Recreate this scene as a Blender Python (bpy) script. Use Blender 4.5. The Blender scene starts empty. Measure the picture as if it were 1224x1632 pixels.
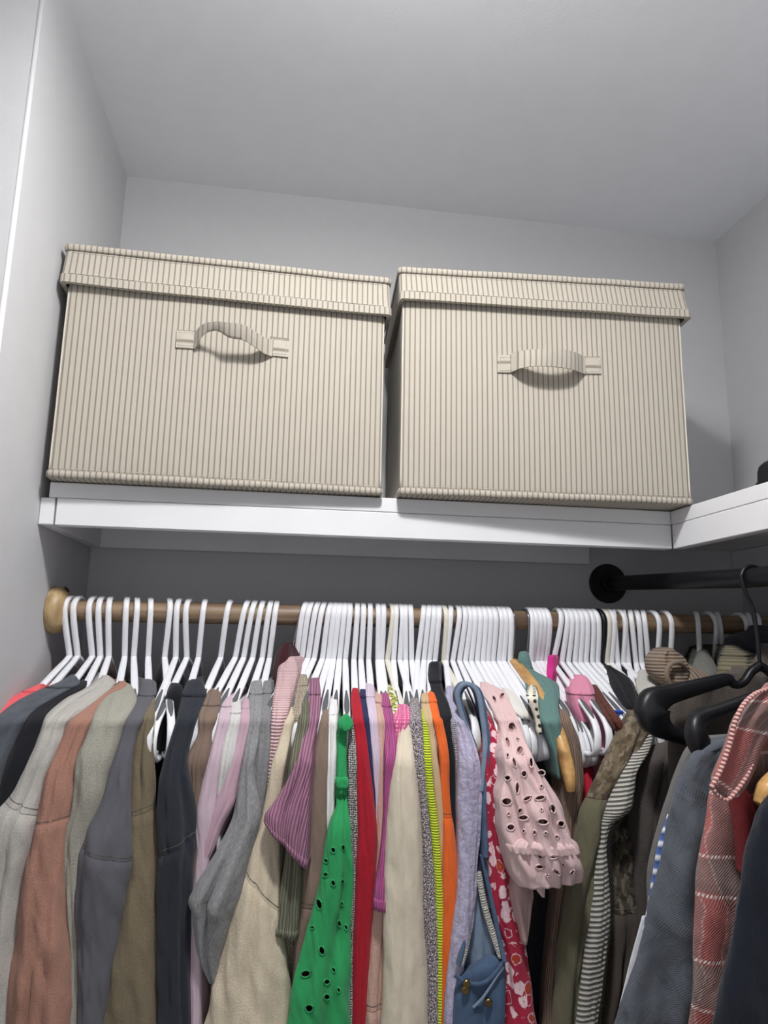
import bpy, math, random
from mathutils import Vector, Matrix, noise

# ------------------------------------------------------------------ camera, world, light, exposure
sc = bpy.context.scene
COL = sc.collection
Z0 = 1.47                                   # camera height above the floor
CX, CY = 0.3681, -1.3842
YAW, PITCH, ROLL, F = 0.14678, 0.17913, 0.01837, 1075.0
_f = Vector((math.sin(YAW)*math.cos(PITCH), math.cos(YAW)*math.cos(PITCH), math.sin(PITCH)))
_r0 = Vector((math.cos(YAW), -math.sin(YAW), 0)); _u0 = _r0.cross(_f)
RIGHT = _r0*math.cos(ROLL) + _u0*math.sin(ROLL)
UP = -_r0*math.sin(ROLL) + _u0*math.cos(ROLL)
CAM = Vector((CX, CY, Z0))
cd = bpy.data.cameras.new('camera'); cd.sensor_fit = 'HORIZONTAL'; cd.sensor_width = 36; cd.lens = F/1224*36
cd.clip_start = 0.02
cam = bpy.data.objects.new('camera', cd); COL.objects.link(cam)
cam.matrix_world = Matrix(((RIGHT.x, UP.x, -_f.x, CX), (RIGHT.y, UP.y, -_f.y, CY), (RIGHT.z, UP.z, -_f.z, Z0), (0, 0, 0, 1)))
sc.camera = cam
w = bpy.data.worlds.new('world'); sc.world = w; w.use_nodes = True
w.node_tree.nodes['Background'].inputs[0].default_value = (.75, .8, .9, 1)
w.node_tree.nodes['Background'].inputs[1].default_value = 0.05
sc.view_settings.view_transform = 'Standard'; sc.view_settings.look = 'None'
sc.view_settings.exposure = 0.3; sc.view_settings.gamma = 1.0
sc.view_settings.use_curve_mapping = False
LAMP = Vector((0.47, -0.95, Z0 + 0.969))      # flush ceiling lamp: wide beam down, some spill from its dome
LAMP_POWER, DOME_POWER = 9.4, 6.6
la = bpy.data.lights.new('ceiling_lamp_light', 'AREA'); la.shape = 'DISK'; la.size = 0.13; la.energy = LAMP_POWER; la.color = (1.0, .992, .98)
lo = bpy.data.objects.new('ceiling_lamp_light', la); lo.location = LAMP - Vector((0, 0, .056)); COL.objects.link(lo)
ld = bpy.data.lights.new('ceiling_dome_light', 'POINT'); ld.energy = DOME_POWER; ld.shadow_soft_size = 0.06; ld.color = (1.0, .992, .98)
lp = bpy.data.objects.new('ceiling_dome_light', ld); lp.location = LAMP - Vector((0, 0, .125)); COL.objects.link(lp)
FILL_POWER = 4.0                            # soft fill light added behind the viewer to brighten the clothes
dl = bpy.data.lights.new('added_fill_light', 'AREA'); dl.shape = 'RECTANGLE'; dl.size = .78; dl.size_y = 1.95; dl.energy = FILL_POWER; dl.color = (.93, .96, 1.0)
do = bpy.data.objects.new('added_fill_light', dl); do.location = (.35, -2.20, 1.0); do.rotation_euler = (math.radians(90), 0, 0); COL.objects.link(do)

def ray(px, py):
    return RIGHT*((px-612)/F) - UP*((py-816)/F) + _f
def U(px, py, Y):                           # image point to the point of the place at depth Y
    d = ray(px, py); return CAM + d*((Y-CY)/d.y)
def UX(px, py, X):
    d = ray(px, py); return CAM + d*((X-CX)/d.x)

# ------------------------------------------------------------------ materials
MATS = {}
class NT:
    def __init__(s, name):
        s.m = bpy.data.materials.new(name); s.m.use_nodes = True
        s.t = s.m.node_tree; s.b = s.t.nodes['Principled BSDF']
    def n(s, typ, **kw):
        nd = s.t.nodes.new(typ)
        for k, v in kw.items():
            if isinstance(k, str) and hasattr(nd, k) and k not in nd.inputs: setattr(nd, k, v)
            else: nd.inputs[k].default_value = v
        return nd
    def l(s, a, b): s.t.links.new(a, b)
    def noise(s, vec, scale, detail=3, rough=.55):
        nd = s.n('ShaderNodeTexNoise'); nd.inputs['Scale'].default_value = scale
        nd.inputs['Detail'].default_value = detail; nd.inputs['Roughness'].default_value = rough
        s.l(vec, nd.inputs['Vector']); return nd.outputs['Fac']
    def math(s, op, a, b=None, c=None):
        nd = s.n('ShaderNodeMath'); nd.operation = op
        for i, x in enumerate((a, b, c)):
            if x is None: continue
            if isinstance(x, (int, float)): nd.inputs[i].default_value = x
            else: s.l(x, nd.inputs[i])
        return nd.outputs[0]
    def mix(s, fac, a, b, mode='MIX'):
        nd = s.n('ShaderNodeMix'); nd.data_type = 'RGBA'; nd.blend_type = mode
        for i, x in ((0, fac), (6, a), (7, b)):
            if isinstance(x, (int, float)): nd.inputs[i].default_value = x
            elif isinstance(x, (tuple, list)): nd.inputs[i].default_value = (*x[:3], 1)
            else: s.l(x, nd.inputs[i])
        return nd.outputs[2]
    def ramp(s, fac, lo, hi):
        nd = s.n('ShaderNodeMapRange'); nd.inputs[1].default_value = lo; nd.inputs[2].default_value = hi
        s.l(fac, nd.inputs[0]); return nd.outputs[0]
    def bump(s, h, strength, dist):
        nd = s.n('ShaderNodeBump'); nd.inputs['Strength'].default_value = strength; nd.inputs['Distance'].default_value = dist
        s.l(h, nd.inputs['Height']); s.l(nd.outputs[0], s.b.inputs['Normal'])
    def sep(s, vec):
        nd = s.n('ShaderNodeSeparateXYZ'); s.l(vec, nd.inputs[0]); return nd.outputs
    def vmul(s, vec, v):
        nd = s.n('ShaderNodeVectorMath'); nd.operation = 'MULTIPLY'; s.l(vec, nd.inputs[0]); nd.inputs[1].default_value = v; return nd.outputs[0]
    def voro(s, vec, scale, feature='F1', rnd=1.0):
        nd = s.n('ShaderNodeTexVoronoi'); nd.feature = feature; nd.inputs['Scale'].default_value = scale
        nd.inputs['Randomness'].default_value = rnd
        s.l(vec, nd.inputs['Vector']); return nd

def lin(c):                                  # sRGB 0..255 to linear
    return tuple((((v/255)/12.92) if v/255 <= .04045 else ((v/255+.055)/1.055)**2.4) for v in c)

def plainmat(name, rgb, rough=.5, metal=0, bump=0, bscale=200, spec=.5, mott=0.0):
    if name in MATS: return MATS[name]
    T = NT(name); c = lin(rgb)
    T.b.inputs['Roughness'].default_value = rough; T.b.inputs['Metallic'].default_value = metal
    T.b.inputs['Specular IOR Level'].default_value = spec
    co = T.n('ShaderNodeTexCoord').outputs['Object']
    ns = T.noise(co, bscale)
    d = tuple(x*(1-mott) for x in c)
    T.l(T.mix(T.ramp(T.noise(co, bscale*.12), .35, .65), c, d), T.b.inputs['Base Color'])
    if bump: T.bump(ns, bump, .002)
    MATS[name] = T.m; return T.m

def fabric(name, rgb, kind='plain', rgb2=None, rgb3=None, p=.004, rough=.95, amt=.10):
    """woven or knitted cloth; UV runs in metres: x round the garment, y down it"""
    if name in MATS: return MATS[name]
    T = NT(name); c = lin(rgb); c2 = lin(rgb2) if rgb2 else tuple(x*.6 for x in c); c3 = lin(rgb3) if rgb3 else c2
    uvn = T.n('ShaderNodeUVMap'); uv = uvn.outputs[0]; X, Y, _ = T.sep(uv)
    T.b.inputs['Roughness'].default_value = rough; T.b.inputs['Specular IOR Level'].default_value = .15
    T.b.inputs['Sheen Weight'].default_value = .12; T.b.inputs['Sheen Roughness'].default_value = .6
    big = T.ramp(T.noise(uv, 28, 4), .3, .7); fine = T.noise(uv, 900, 2)
    tw = math.tau
    def wav(co, per, ph=0.0): return T.math('MULTIPLY_ADD', T.math('SINE', T.math('MULTIPLY_ADD', co, tw/per, ph)), .5, .5)
    h = fine; bs, bd = .35, .0008
    base = c
    if kind == 'plain':
        base = T.mix(T.math('MULTIPLY', T.ramp(fine, .3, .7), .35), c, tuple(x*.72 for x in c))
    elif kind == 'heather':
        st = T.noise(T.vmul(uv, (900, 160, 1)), 1, 3)
        base = T.mix(T.ramp(st, .35, .65), c, c2)
    elif kind == 'fleece':
        n2 = T.noise(uv, 420, 4, .7); base = T.mix(T.ramp(n2, .35, .7), c, c2); h = n2; bs, bd = .8, .0016
    elif kind == 'rib':
        r = wav(X, p); base = T.mix(T.ramp(r, .05, .55), c2, c); h = r; bs, bd = .9, .0015
    elif kind == 'ribh':
        r = wav(Y, p); base = T.mix(T.ramp(r, .05, .55), c2, c); h = r; bs, bd = .9, .0015
    elif kind == 'stripe':                   # stripes along the cloth, slightly slanted
        r = wav(T.math('ADD', Y, T.math('MULTIPLY', X, .25)), p); base = T.mix(T.ramp(r, .35, .6), c2, c); h = T.math('ADD', r, fine); bs, bd = .6, .0012
    elif kind == 'tweed':
        v = T.voro(uv, 420); base = T.mix(T.ramp(T.noise(T.vmul(uv, (520, 300, 1)), 1, 2), .42, .58), c, c2); h = v.outputs['Distance']; bs, bd = 1, .003
    elif kind == 'denim':
        tww = wav(T.math('ADD', X, Y), .0016); base = T.mix(T.ramp(T.noise(uv, 45, 4), .3, .7), c, c2)
        base = T.mix(T.math('MULTIPLY', tww, .25), base, c3); h = tww; bs, bd = .4, .0006
    elif kind == 'twill':
        tww = wav(T.math('ADD', T.math('MULTIPLY', X, .6), Y), p); base = T.mix(T.math('MULTIPLY', T.math('MULTIPLY', tww, T.noise(uv, 500)), .9), c, c2); h = tww; bs, bd = .35, .0006
    elif kind == 'camo':
        a = T.ramp(T.noise(uv, 55, 5, .6), .47, .53); b2 = T.ramp(T.noise(T.vmul(uv, (90, 45, 1)), 1, 4), .52, .58)
        base = T.mix(b2, T.mix(a, c, c2), c3)
    elif kind == 'lace':
        v = T.voro(uv, 90); n2 = T.noise(uv, 240, 5, .7)
        base = T.mix(T.ramp(n2, .38, .62), c, c2); h = T.math('ADD', n2, v.outputs['Distance']); bs, bd = .9, .002
    elif kind == 'crochet':
        v = T.voro(uv, 330, rnd=.35); base = T.mix(T.ramp(v.outputs['Distance'], .15, .6), c, c2); h = T.math('SUBTRACT', 1.0, v.outputs['Distance']); bs, bd = 1, .003
    elif kind == 'dots':
        v = T.voro(uv, 1/p, rnd=.1); base = T.mix(T.ramp(v.outputs['Distance'], .24, .28), c2, c)
    elif kind == 'floral':
        d1 = T.n('ShaderNodeVectorMath'); d1.operation = 'ADD'
        nn = T.n('ShaderNodeTexNoise'); nn.inputs['Scale'].default_value = 70; T.l(uv, nn.inputs['Vector'])
        T.l(uv, d1.inputs[0]); T.l(T.vmul(nn.outputs['Color'], (.012, .012, 0)), d1.inputs[1])
        v = T.voro(d1.outputs[0], 56, rnd=.6); dist = v.outputs['Distance']
        pet = T.math('MULTIPLY_ADD', T.noise(uv, 260, 2), .28, -.14)
        dd = T.math('ADD', dist, pet)
        flower = T.ramp(dd, .47, .41); heart = T.ramp(dist, .12, .08)
        pick = T.sep(v.outputs['Color'])[0]
        isw = T.math('GREATER_THAN', pick, .45); isd = T.math('LESS_THAN', pick, .18)
        outline = T.math('MULTIPLY', T.ramp(T.math('ABSOLUTE', T.math('SUBTRACT', dd, .44)), .05, .02), 1.0)
        red2 = lin((176, 60, 40))
        petal = T.mix(isw, red2, c2)
        base = T.mix(T.math('MULTIPLY', flower, T.math('SUBTRACT', 1.0, isd)), c, petal)
        base = T.mix(T.math('MULTIPLY', outline, .8), base, c2)
        base = T.mix(heart, base, c3)
    elif kind == 'plaid':
        cx = T.math('PINGPONG', T.math('ADD', X, .013), .030); cy = T.math('PINGPONG', T.math('ADD', Y, .005), .0575)
        bandy = T.ramp(cy, .036, .0385); bandx = T.ramp(cx, .012, .0145)
        base = T.mix(T.math('MULTIPLY', bandx, .55), c, c2); base = T.mix(T.math('MULTIPLY', bandy, .7), base, c2)
        ly = T.ramp(T.math('ABSOLUTE', T.math('SUBTRACT', cy, .034)), .0022, .0012); lx = T.math('MULTIPLY', T.ramp(T.math('ABSOLUTE', T.math('SUBTRACT', cx, .0125)), .0016, .0008), .3)
        dash = T.math('GREATER_THAN', wav(T.math('ADD', X, T.math('MULTIPLY', Y, .8)), .0042), .35)
        base = T.mix(T.math('MULTIPLY', T.math('MAXIMUM', lx, ly), dash), base, c3)
        base = T.mix(T.math('MULTIPLY', wav(T.math('ADD', X, Y), .0032), .22), base, tuple(x*.4 for x in c)); h = wav(T.math('ADD', X, Y), .0032); bs, bd = .4, .0008
    elif kind == 'multi':
        v = T.voro(uv, 160); base = T.mix(T.ramp(T.noise(uv, 200), .45, .55), c, c2); base = T.mix(T.math('GREATER_THAN', T.sep(v.outputs['Color'])[0], .65), base, c3)
    elif kind == 'bands':                    # woven ticking: thin lines across a pale ground
        r = T.math('PINGPONG', X, p/2); base = T.mix(T.ramp(r, p*.17, p*.09), c, c2)
        r2 = T.math('PINGPONG', Y, .0012)
        base = T.mix(T.math('MULTIPLY', T.ramp(fine, .45, .75), .30), base, tuple(x*.78 for x in c)); h = T.math('ADD', fine, T.math('MULTIPLY', r2, 150)); bs, bd = .35, .0006
    # soft pilling and wear
    out = T.mix(T.math('MULTIPLY', big, amt), base, tuple(x*.55 for x in c))
    T.l(out, T.b.inputs['Base Color']); T.bump(h, bs, bd)
    if kind != 'bands':                      # soft creases of hung cloth under the weave
        cr_ = T.noise(T.vmul(uv, (42, 15, 1)), 1, 4, .5); b2 = T.n('ShaderNodeBump'); b2.inputs['Strength'].default_value = .55; b2.inputs['Distance'].default_value = .009
        T.l(cr_, b2.inputs['Height']); bn_ = [l.from_node for l in T.t.links if l.to_socket == T.b.inputs['Normal']][0]; T.l(b2.outputs[0], bn_.inputs['Normal'])
    MATS[name] = T.m; return T.m

# ------------------------------------------------------------------ mesh helpers
def mesh(name, vs, fs, mat, parent=None, uvs=None, smooth=True, origin=None):
    if parent is not None: origin = parent.matrix_basis.translation.copy() if parent.get('_o') is None else Vector(parent['_o'])
    o0 = origin if origin is not None else Vector((0, 0, 0))
    me = bpy.data.meshes.new(name); me.from_pydata([Vector(v)-o0 for v in vs], [], fs)
    if uvs:
        uvl = me.uv_layers.new(name='UVMap')
        for i, l in enumerate(me.loops): uvl.data[i].uv = uvs[i] if len(uvs) == len(me.loops) else uvs[l.vertex_index]
    if smooth: me.polygons.foreach_set('use_smooth', [True]*len(me.polygons))
    me.materials.append(mat); me.update()
    o = bpy.data.objects.new(name, me); COL.objects.link(o)
    if parent is None:
        o.location = o0
        o['_o'] = tuple(o0)
    else:
        o.parent = parent; o['_o'] = tuple(o0)
        if parent.parent is not None or True: o.location = (0, 0, 0)
    return o
def thing(name, loc, label, cat, group=None):
    o = bpy.data.objects.new(name, None); o.empty_display_size = .03; o.location = loc; COL.objects.link(o)
    o['_o'] = tuple(loc); tag(o, label, cat, group); return o
def tag(o, label, cat, group=None, kind=None):
    if label: o['label'] = label
    if cat: o['category'] = cat
    if group: o['group'] = group
    if kind: o['kind'] = kind
    return o

class Geo:                                   # several shapes collected into one part
    def __init__(s): s.v = []; s.f = []; s.uv = []
    def add(s, v, f, uv=None):
        b = len(s.v); s.v += [Vector(p) for p in v]; s.f += [tuple(i+b for i in q) for q in f]
        s.uv += list(uv) if uv else [(p[0]+p[1], p[2]) for p in s.v[b:]]
        return s
    def box(s, a, b, bev=0.0):
        (x0, y0, z0), (x1, y1, z1) = a, b
        if bev <= 0:
            v = [(x, y, z) for z in (z0, z1) for y in (y0, y1) for x in (x0, x1)]
            return s.add(v, [(0, 2, 3, 1), (4, 5, 7, 6), (0, 1, 5, 4), (2, 6, 7, 3), (0, 4, 6, 2), (1, 3, 7, 5)])
        e = bev; v = []; idx = {}
        for sx, X in ((0, x0), (1, x1)):
            for sy, Y in ((0, y0), (1, y1)):
                for sz, Z in ((0, z0), (1, z1)):
                    ix, iy, iz = X+(e if not sx else -e), Y+(e if not sy else -e), Z+(e if not sz else -e)
                    idx[sx, sy, sz] = (len(v), len(v)+1, len(v)+2); v += [(X, iy, iz), (ix, Y, iz), (ix, iy, Z)]
        f = []
        for k in range(3):
            for sd in (0, 1):
                cs = []
                for a2, b2 in ((0, 0), (1, 0), (1, 1), (0, 1)):
                    key = [0, 0, 0]; key[k] = sd; key[(k+1) % 3] = a2; key[(k+2) % 3] = b2; cs.append(idx[tuple(key)][k])
                f.append(tuple(cs) if sd else tuple(reversed(cs)))
        for k in range(3):
            a_, b_ = (k+1) % 3, (k+2) % 3
            for sa in (0, 1):
                for sb in (0, 1):
                    k0 = [0, 0, 0]; k0[a_] = sa; k0[b_] = sb; k1 = list(k0); k1[k] = 1
                    q = (idx[tuple(k0)][a_], idx[tuple(k1)][a_], idx[tuple(k1)][b_], idx[tuple(k0)][b_])
                    f.append(q if sa == sb else tuple(reversed(q)))
        for key, t in idx.items(): f.append(t if sum(key) % 2 else tuple(reversed(t)))
        return s.add(v, f)
    def tube(s, pts, r, n=10, cap=True):
        pts = [Vector(p) for p in pts]; v = []; f = []; uv = []; L = 0
        rr = r if isinstance(r, (list, tuple)) else [r]*len(pts)
        prev = None
        for i, p in enumerate(pts):
            t = (pts[min(i+1, len(pts)-1)]-pts[max(i-1, 0)]).normalized()
            if prev is None: a = t.orthogonal().normalized()
            else: a = (prev - t*prev.dot(t)).normalized()
            prev = a; b = t.cross(a)
            if i: L += (p-pts[i-1]).length
            for k in range(n):
                an = math.tau*k/n; v.append(p+(a*math.cos(an)+b*math.sin(an))*rr[i]); uv.append((L, rr[i]*an))
        for i in range(len(pts)-1):
            for k in range(n): f.append((i*n+k, i*n+(k+1) % n, (i+1)*n+(k+1) % n, (i+1)*n+k))
        if cap: f.append(tuple(reversed(range(n)))); f.append(tuple(range((len(pts)-1)*n, len(pts)*n)))
        return s.add(v, f, uv)
    def strip(s, path, side, hw, ht, up=None, round_=True):
        """rounded-rectangle bar swept along path; side = constant sideways axis; hw/ht half sizes (may vary)"""
        path = [Vector(p) for p in path]; side = Vector(side).normalized(); v = []; f = []; n = 8; L = 0; uv = []
        for i, p in enumerate(path):
            t = (path[min(i+1, len(path)-1)]-path[max(i-1, 0)]).normalized(); nn = t.cross(side).normalized()
            a = hw[i] if isinstance(hw, (list, tuple)) else hw; b = ht[i] if isinstance(ht, (list, tuple)) else ht
            if i: L += (p-path[i-1]).length
            e = min(a, b)*.45
            for x, y in ((-a, -b+e), (-a+e, -b), (a-e, -b), (a, -b+e), (a, b-e), (a-e, b), (-a+e, b), (-a, b-e)):
                v.append(p+side*x+nn*y); uv.append((x, L))
        m = len(path)
        for i in range(m-1):
            for k in range(n): f.append((i*n+k, i*n+(k+1) % n, (i+1)*n+(k+1) % n, (i+1)*n+k))
        f.append(tuple(reversed(range(n)))); f.append(tuple(range((m-1)*n, m*n)))
        return s.add(v, f, uv)
    def disc(s, c, axis, r, h, n=24, bev=.0):
        c = Vector(c); axis = Vector(axis).normalized(); a = axis.orthogonal().normalized(); b = axis.cross(a); v = []; f = []
        prof = [(r, 0), (r, h-bev), (r-bev, h)] if bev else [(r, 0), (r, h)]
        for (q, z) in prof:
            for k in range(n): an = math.tau*k/n; v.append(c+axis*z+(a*math.cos(an)+b*math.sin(an))*q)
        m = len(prof)
        for i in range(m-1):
            for k in range(n): f.append((i*n+k, i*n+(k+1) % n, (i+1)*n+(k+1) % n, (i+1)*n+k))
        f.append(tuple(reversed(range(n)))); f.append(tuple(range((m-1)*n, m*n)))
        return s.add(v, f)
    def out(s, name, mat, parent=None, smooth=False, origin=None):
        return mesh(name, s.v, s.f, mat, parent, s.uv, smooth, origin)
def smooth_by(o, deg=40):
    me = o.data
    me.polygons.foreach_set('use_smooth', [True]*len(me.polygons))
    try: me.set_sharp_from_angle(angle=math.radians(deg))
    except Exception: pass
    return o
def cr(pts, n):                              # Catmull-Rom through points (any dimension)
    out = []; m = len(pts)
    for i in range(m-1):
        p0, p1, p2, p3 = pts[max(i-1, 0)], pts[i], pts[i+1], pts[min(i+2, m-1)]
        for k in range(n):
            t = k/n
            out.append(tuple(.5*((2*b)+(-a+c)*t+(2*a-5*b+4*c-d)*t*t+(-a+3*b-3*c+d)*t**3) for a, b, c, d in zip(p0, p1, p2, p3)))
    out.append(tuple(pts[-1])); return out
# ------------------------------------------------------------------ the closet shell
WALL_X1 = 1.388; CEIL = Z0 + 0.969; FRONT_Y = -2.15; CORNER_Y = -0.503; LEFT_X = -0.75
wallm = plainmat('wall_paint', (197, 197, 199), .65, bump=.10, bscale=260, spec=.3, mott=.02)
ceilm = plainmat('ceiling_paint', (235, 237, 242), .8, bump=.12, bscale=180, spec=.2, mott=.02)
floorm = plainmat('floor_carpet', (196, 190, 182), .95, bump=.6, bscale=600, mott=.15)
shelfm = plainmat('shelf_paint', (226, 226, 228), .42, bump=.05, bscale=120, spec=.4, mott=.03)
def slab(name, a, b, m):
    o = Geo().box(a, b).out(name, m); o['kind'] = 'structure'; return o
slab('floor', (LEFT_X-.1, FRONT_Y-.1, -.1), (WALL_X1+.1, .1, 0), floorm)
slab('ceiling', (LEFT_X-.1, FRONT_Y-.1, CEIL), (WALL_X1+.1, .1, CEIL+.1), ceilm)
slab('wall_back', (-.11, 0, 0), (WALL_X1+.1, .1, CEIL), wallm)
LX = -.006
wl = slab('wall_left', (-.11, CORNER_Y+.0, 0), (LX, 0, CEIL), wallm)
slab('wall_left_return', (LEFT_X, CORNER_Y, 0), (-.11, CORNER_Y+.1, CEIL), wallm)
slab('wall_left_outer', (LEFT_X-.1, FRONT_Y, 0), (LEFT_X, CORNER_Y+.1, CEIL), wallm)
slab('wall_right', (WALL_X1, FRONT_Y, 0), (WALL_X1+.1, 0, CEIL), wallm)
Geo().box((LEFT_X-.1, FRONT_Y-.1, 0), (-.05, FRONT_Y, CEIL)).box((.75, FRONT_Y-.1, 0), (WALL_X1+.1, FRONT_Y, CEIL)).box((-.05, FRONT_Y-.1, 2.03), (.75, FRONT_Y, CEIL)).out('wall_front', wallm)['kind'] = 'structure'  # unseen wall; its opening is added to let the fill light in
# plaster bead on the outside corner
g = Geo().tube([(LX-.0025, CORNER_Y+.0025, 0.001), (LX-.0025, CORNER_Y+.0025, CEIL-.001)], .0037, 12)
o = g.out('trim_1', plainmat('corner_bead', (214, 214, 216), .4), smooth=True); o['kind'] = 'structure'

# ------------------------------------------------------------------ ceiling lamp (just above the frame)
lt = thing('ceiling_lamp', (LAMP.x, LAMP.y, CEIL), 'small round ceiling lamp lighting the closet from above', 'lamp')
Geo().disc((LAMP.x, LAMP.y, CEIL-.022), (0, 0, 1), .085, .0215, 32).out('base', plainmat('lamp_white', (235, 235, 235), .4), lt)
T_ = NT('lamp_diffuser'); T_.b.inputs['Emission Color'].default_value = (1, .99, .97, 1); T_.b.inputs['Emission Strength'].default_value = 3.0; T_.b.inputs['Base Color'].default_value = (.9, .9, .9, 1)
g = Geo(); v = []; f = []; m = 28
for a, r in ((.0225, .079), (.034, .076), (.044, .066), (.050, .048), (.0535, .022)):
    for k in range(m): an = math.tau*k/m; v.append((LAMP.x+r*math.cos(an), LAMP.y+r*math.sin(an), CEIL-a))
for i in range(4):
    for k in range(m): f.append((i*m+k, i*m+(k+1) % m, (i+1)*m+(k+1) % m, (i+1)*m+k))
f.append(tuple(range(4*m, 5*m))); g.add(v, f).out('diffuser', T_.m, lt, True)

# ------------------------------------------------------------------ shelves
SZ = Z0 + 0.2225; SB = Z0 + 0.1985; FB = Z0 + 0.1555; SY = -0.300
sh = thing('closet_shelf', (.5, 0, FB), 'long white painted shelf across the back wall under the striped boxes', 'shelf')
XR = 1.0405
Geo().box((.006, SY, SB), (1.0395, -.0005, SZ), .0012).out('board', shelfm, sh)
Geo().box((.0185, SY, FB), (1.0395, SY+.019, SB-.0006), .0012).out('front_strip', shelfm, sh)
Geo().box((LX+.0005, SY+.0005, FB+.0003), (.0155, -.0195, SB-.0006), .0012).out('wall_cleat', shelfm, sh)
Geo().box((LX+.0005, -.0190, FB+.0003), (1.02, -.0005, SB-.0006), .0012).out('wall_cleat', shelfm, sh)
s2 = thing('side_shelf', (1.2, -.7, FB), 'white painted shelf running along the right wall toward the viewer', 'shelf')
Geo().box((XR, FRONT_Y+.001, SB), (WALL_X1-.0005, -.0005, SZ), .0012).out('board', shelfm, s2)
Geo().box((XR, FRONT_Y+.001, FB), (XR+.019, -.3003, SB-.0006), .0012).out('front_strip', shelfm, s2)
Geo().box((WALL_X1-.0195, FRONT_Y+.001, FB), (WALL_X1-.0005, -.0005, SB-.0006), .0012).out('wall_cleat', shelfm, s2)
g = Geo()
for zz in (FB+.012, FB+.024): g.disc((XR, -.307, zz), (-1, 0, 0), .0011, .0002, 8)
g.out('nail_head', plainmat('nail_grey', (150, 150, 150), .6), s2)

# ------------------------------------------------------------------ wooden rod
ROD_Y, ROD_Z, ROD_R = -.195, Z0+.0295, .0175
def woodmat(name, rgb, rgb2, axis, rough=.45, ring=30):
    T = NT(name); co = T.n('ShaderNodeTexCoord').outputs['Object']
    st = {'x': (3, 60, 60), 'z': (60, 60, 3), 'y': (60, 3, 60)}[axis]
    n1 = T.noise(T.vmul(co, st), 1.6, 5, .6); n2 = T.noise(T.vmul(co, tuple(v*.35 for v in st)), 1.0, 3)
    base = T.mix(T.ramp(n1, .32, .68), lin(rgb), lin(rgb2))
    base = T.mix(T.ramp(n2, .55, .66), base, tuple(v*.6 for v in lin(rgb2)))
    T.l(base, T.b.inputs['Base Color']); T.b.inputs['Roughness'].default_value = rough; T.bump(n1, .2, .001)
    return T.m
rodwood = woodmat('rod_wood', (158, 134, 108), (112, 90, 70), 'x')
sockwood = woodmat('socket_wood', (190, 164, 122), (150, 124, 86), 'z')
rt = thing('hanging_rod', (.69, ROD_Y, ROD_Z), 'round wooden hanging rod running the width of the closet', 'rod')
n = 60
Geo().tube([(LX+.0008+(WALL_X1-LX-.0016)*i/n, ROD_Y, ROD_Z) for i in range(n+1)], ROD_R, 24).out('rod', rodwood, rt, True)
for x, s in ((LX+.0004, 1), (WALL_X1-.0004, -1)):
    g = Geo(); prof = [(.0005, .0375), (.004, .0385), (.012, .038), (.019, .035), (.0245, .029), (.026, .0182)]
    v = []; f = []; m = 32
    for (a, r) in prof:
        for k in range(m): an = math.tau*k/m; v.append((x+s*a, ROD_Y+r*math.cos(an), ROD_Z+r*math.sin(an)))
    for i in range(len(prof)-1):
        for k in range(m): f.append((i*m+k, i*m+(k+1) % m, (i+1)*m+(k+1) % m, (i+1)*m+k))
    f.append(tuple(range(m))); f.append(tuple(range((len(prof)-1)*m, len(prof)*m)))
    so = g.add(v, f).out('end_socket', sockwood, rt, True); smooth_by(so, 50)
    Geo().disc((x+s*.0215, ROD_Y-.004, ROD_Z+.0335), (s*.75, 0, .66), .0055, .0016, 14).out('screw_hole', plainmat('hole_dark', (40, 32, 26), .9), so)

# ------------------------------------------------------------------ black pipe rod on the right
blackm = plainmat('black_iron', (24, 25, 30), .42, metal=.3, bump=.25, bscale=350, spec=.5)
pt = thing('pipe_rod', (1.067, -.7, Z0+.1), 'black iron pipe rod screwed to the back wall by a round flange', 'rod')
PX, PZ0, PSL = 1.067, Z0+.117, .052
pp = [(PX, -.006 - (abs(FRONT_Y)-.012)*i/40, PZ0-PSL*min(.46, (abs(FRONT_Y)-.012)*i/40)) for i in range(41)]
Geo().tube(pp, .0150, 24).out('pipe', blackm, pt, True)
for yy, s, zc in ((-.0004, -1, PZ0), (FRONT_Y+.0004, 1, pp[-1][2])):
    fl = Geo().disc((PX, yy, zc), (0, s, 0), .0425, .0075, 40, .002).out('flange', blackm, pt); smooth_by(fl, 35)
    co_ = Geo().disc((PX, yy+s*.007, zc), (0, s, 0), .0205, .016, 28, .002).out('collar', blackm, fl); smooth_by(co_, 35)
    for k in range(4):
        an = math.pi/4+math.pi/2*k
        Geo().disc((PX+.031*math.cos(an), yy+s*.0074, zc+.031*math.sin(an)), (0, s, 0), .0042, .0018, 12).out('screw', plainmat('screw_black', (44, 44, 48), .35, metal=.6), fl)

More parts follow.
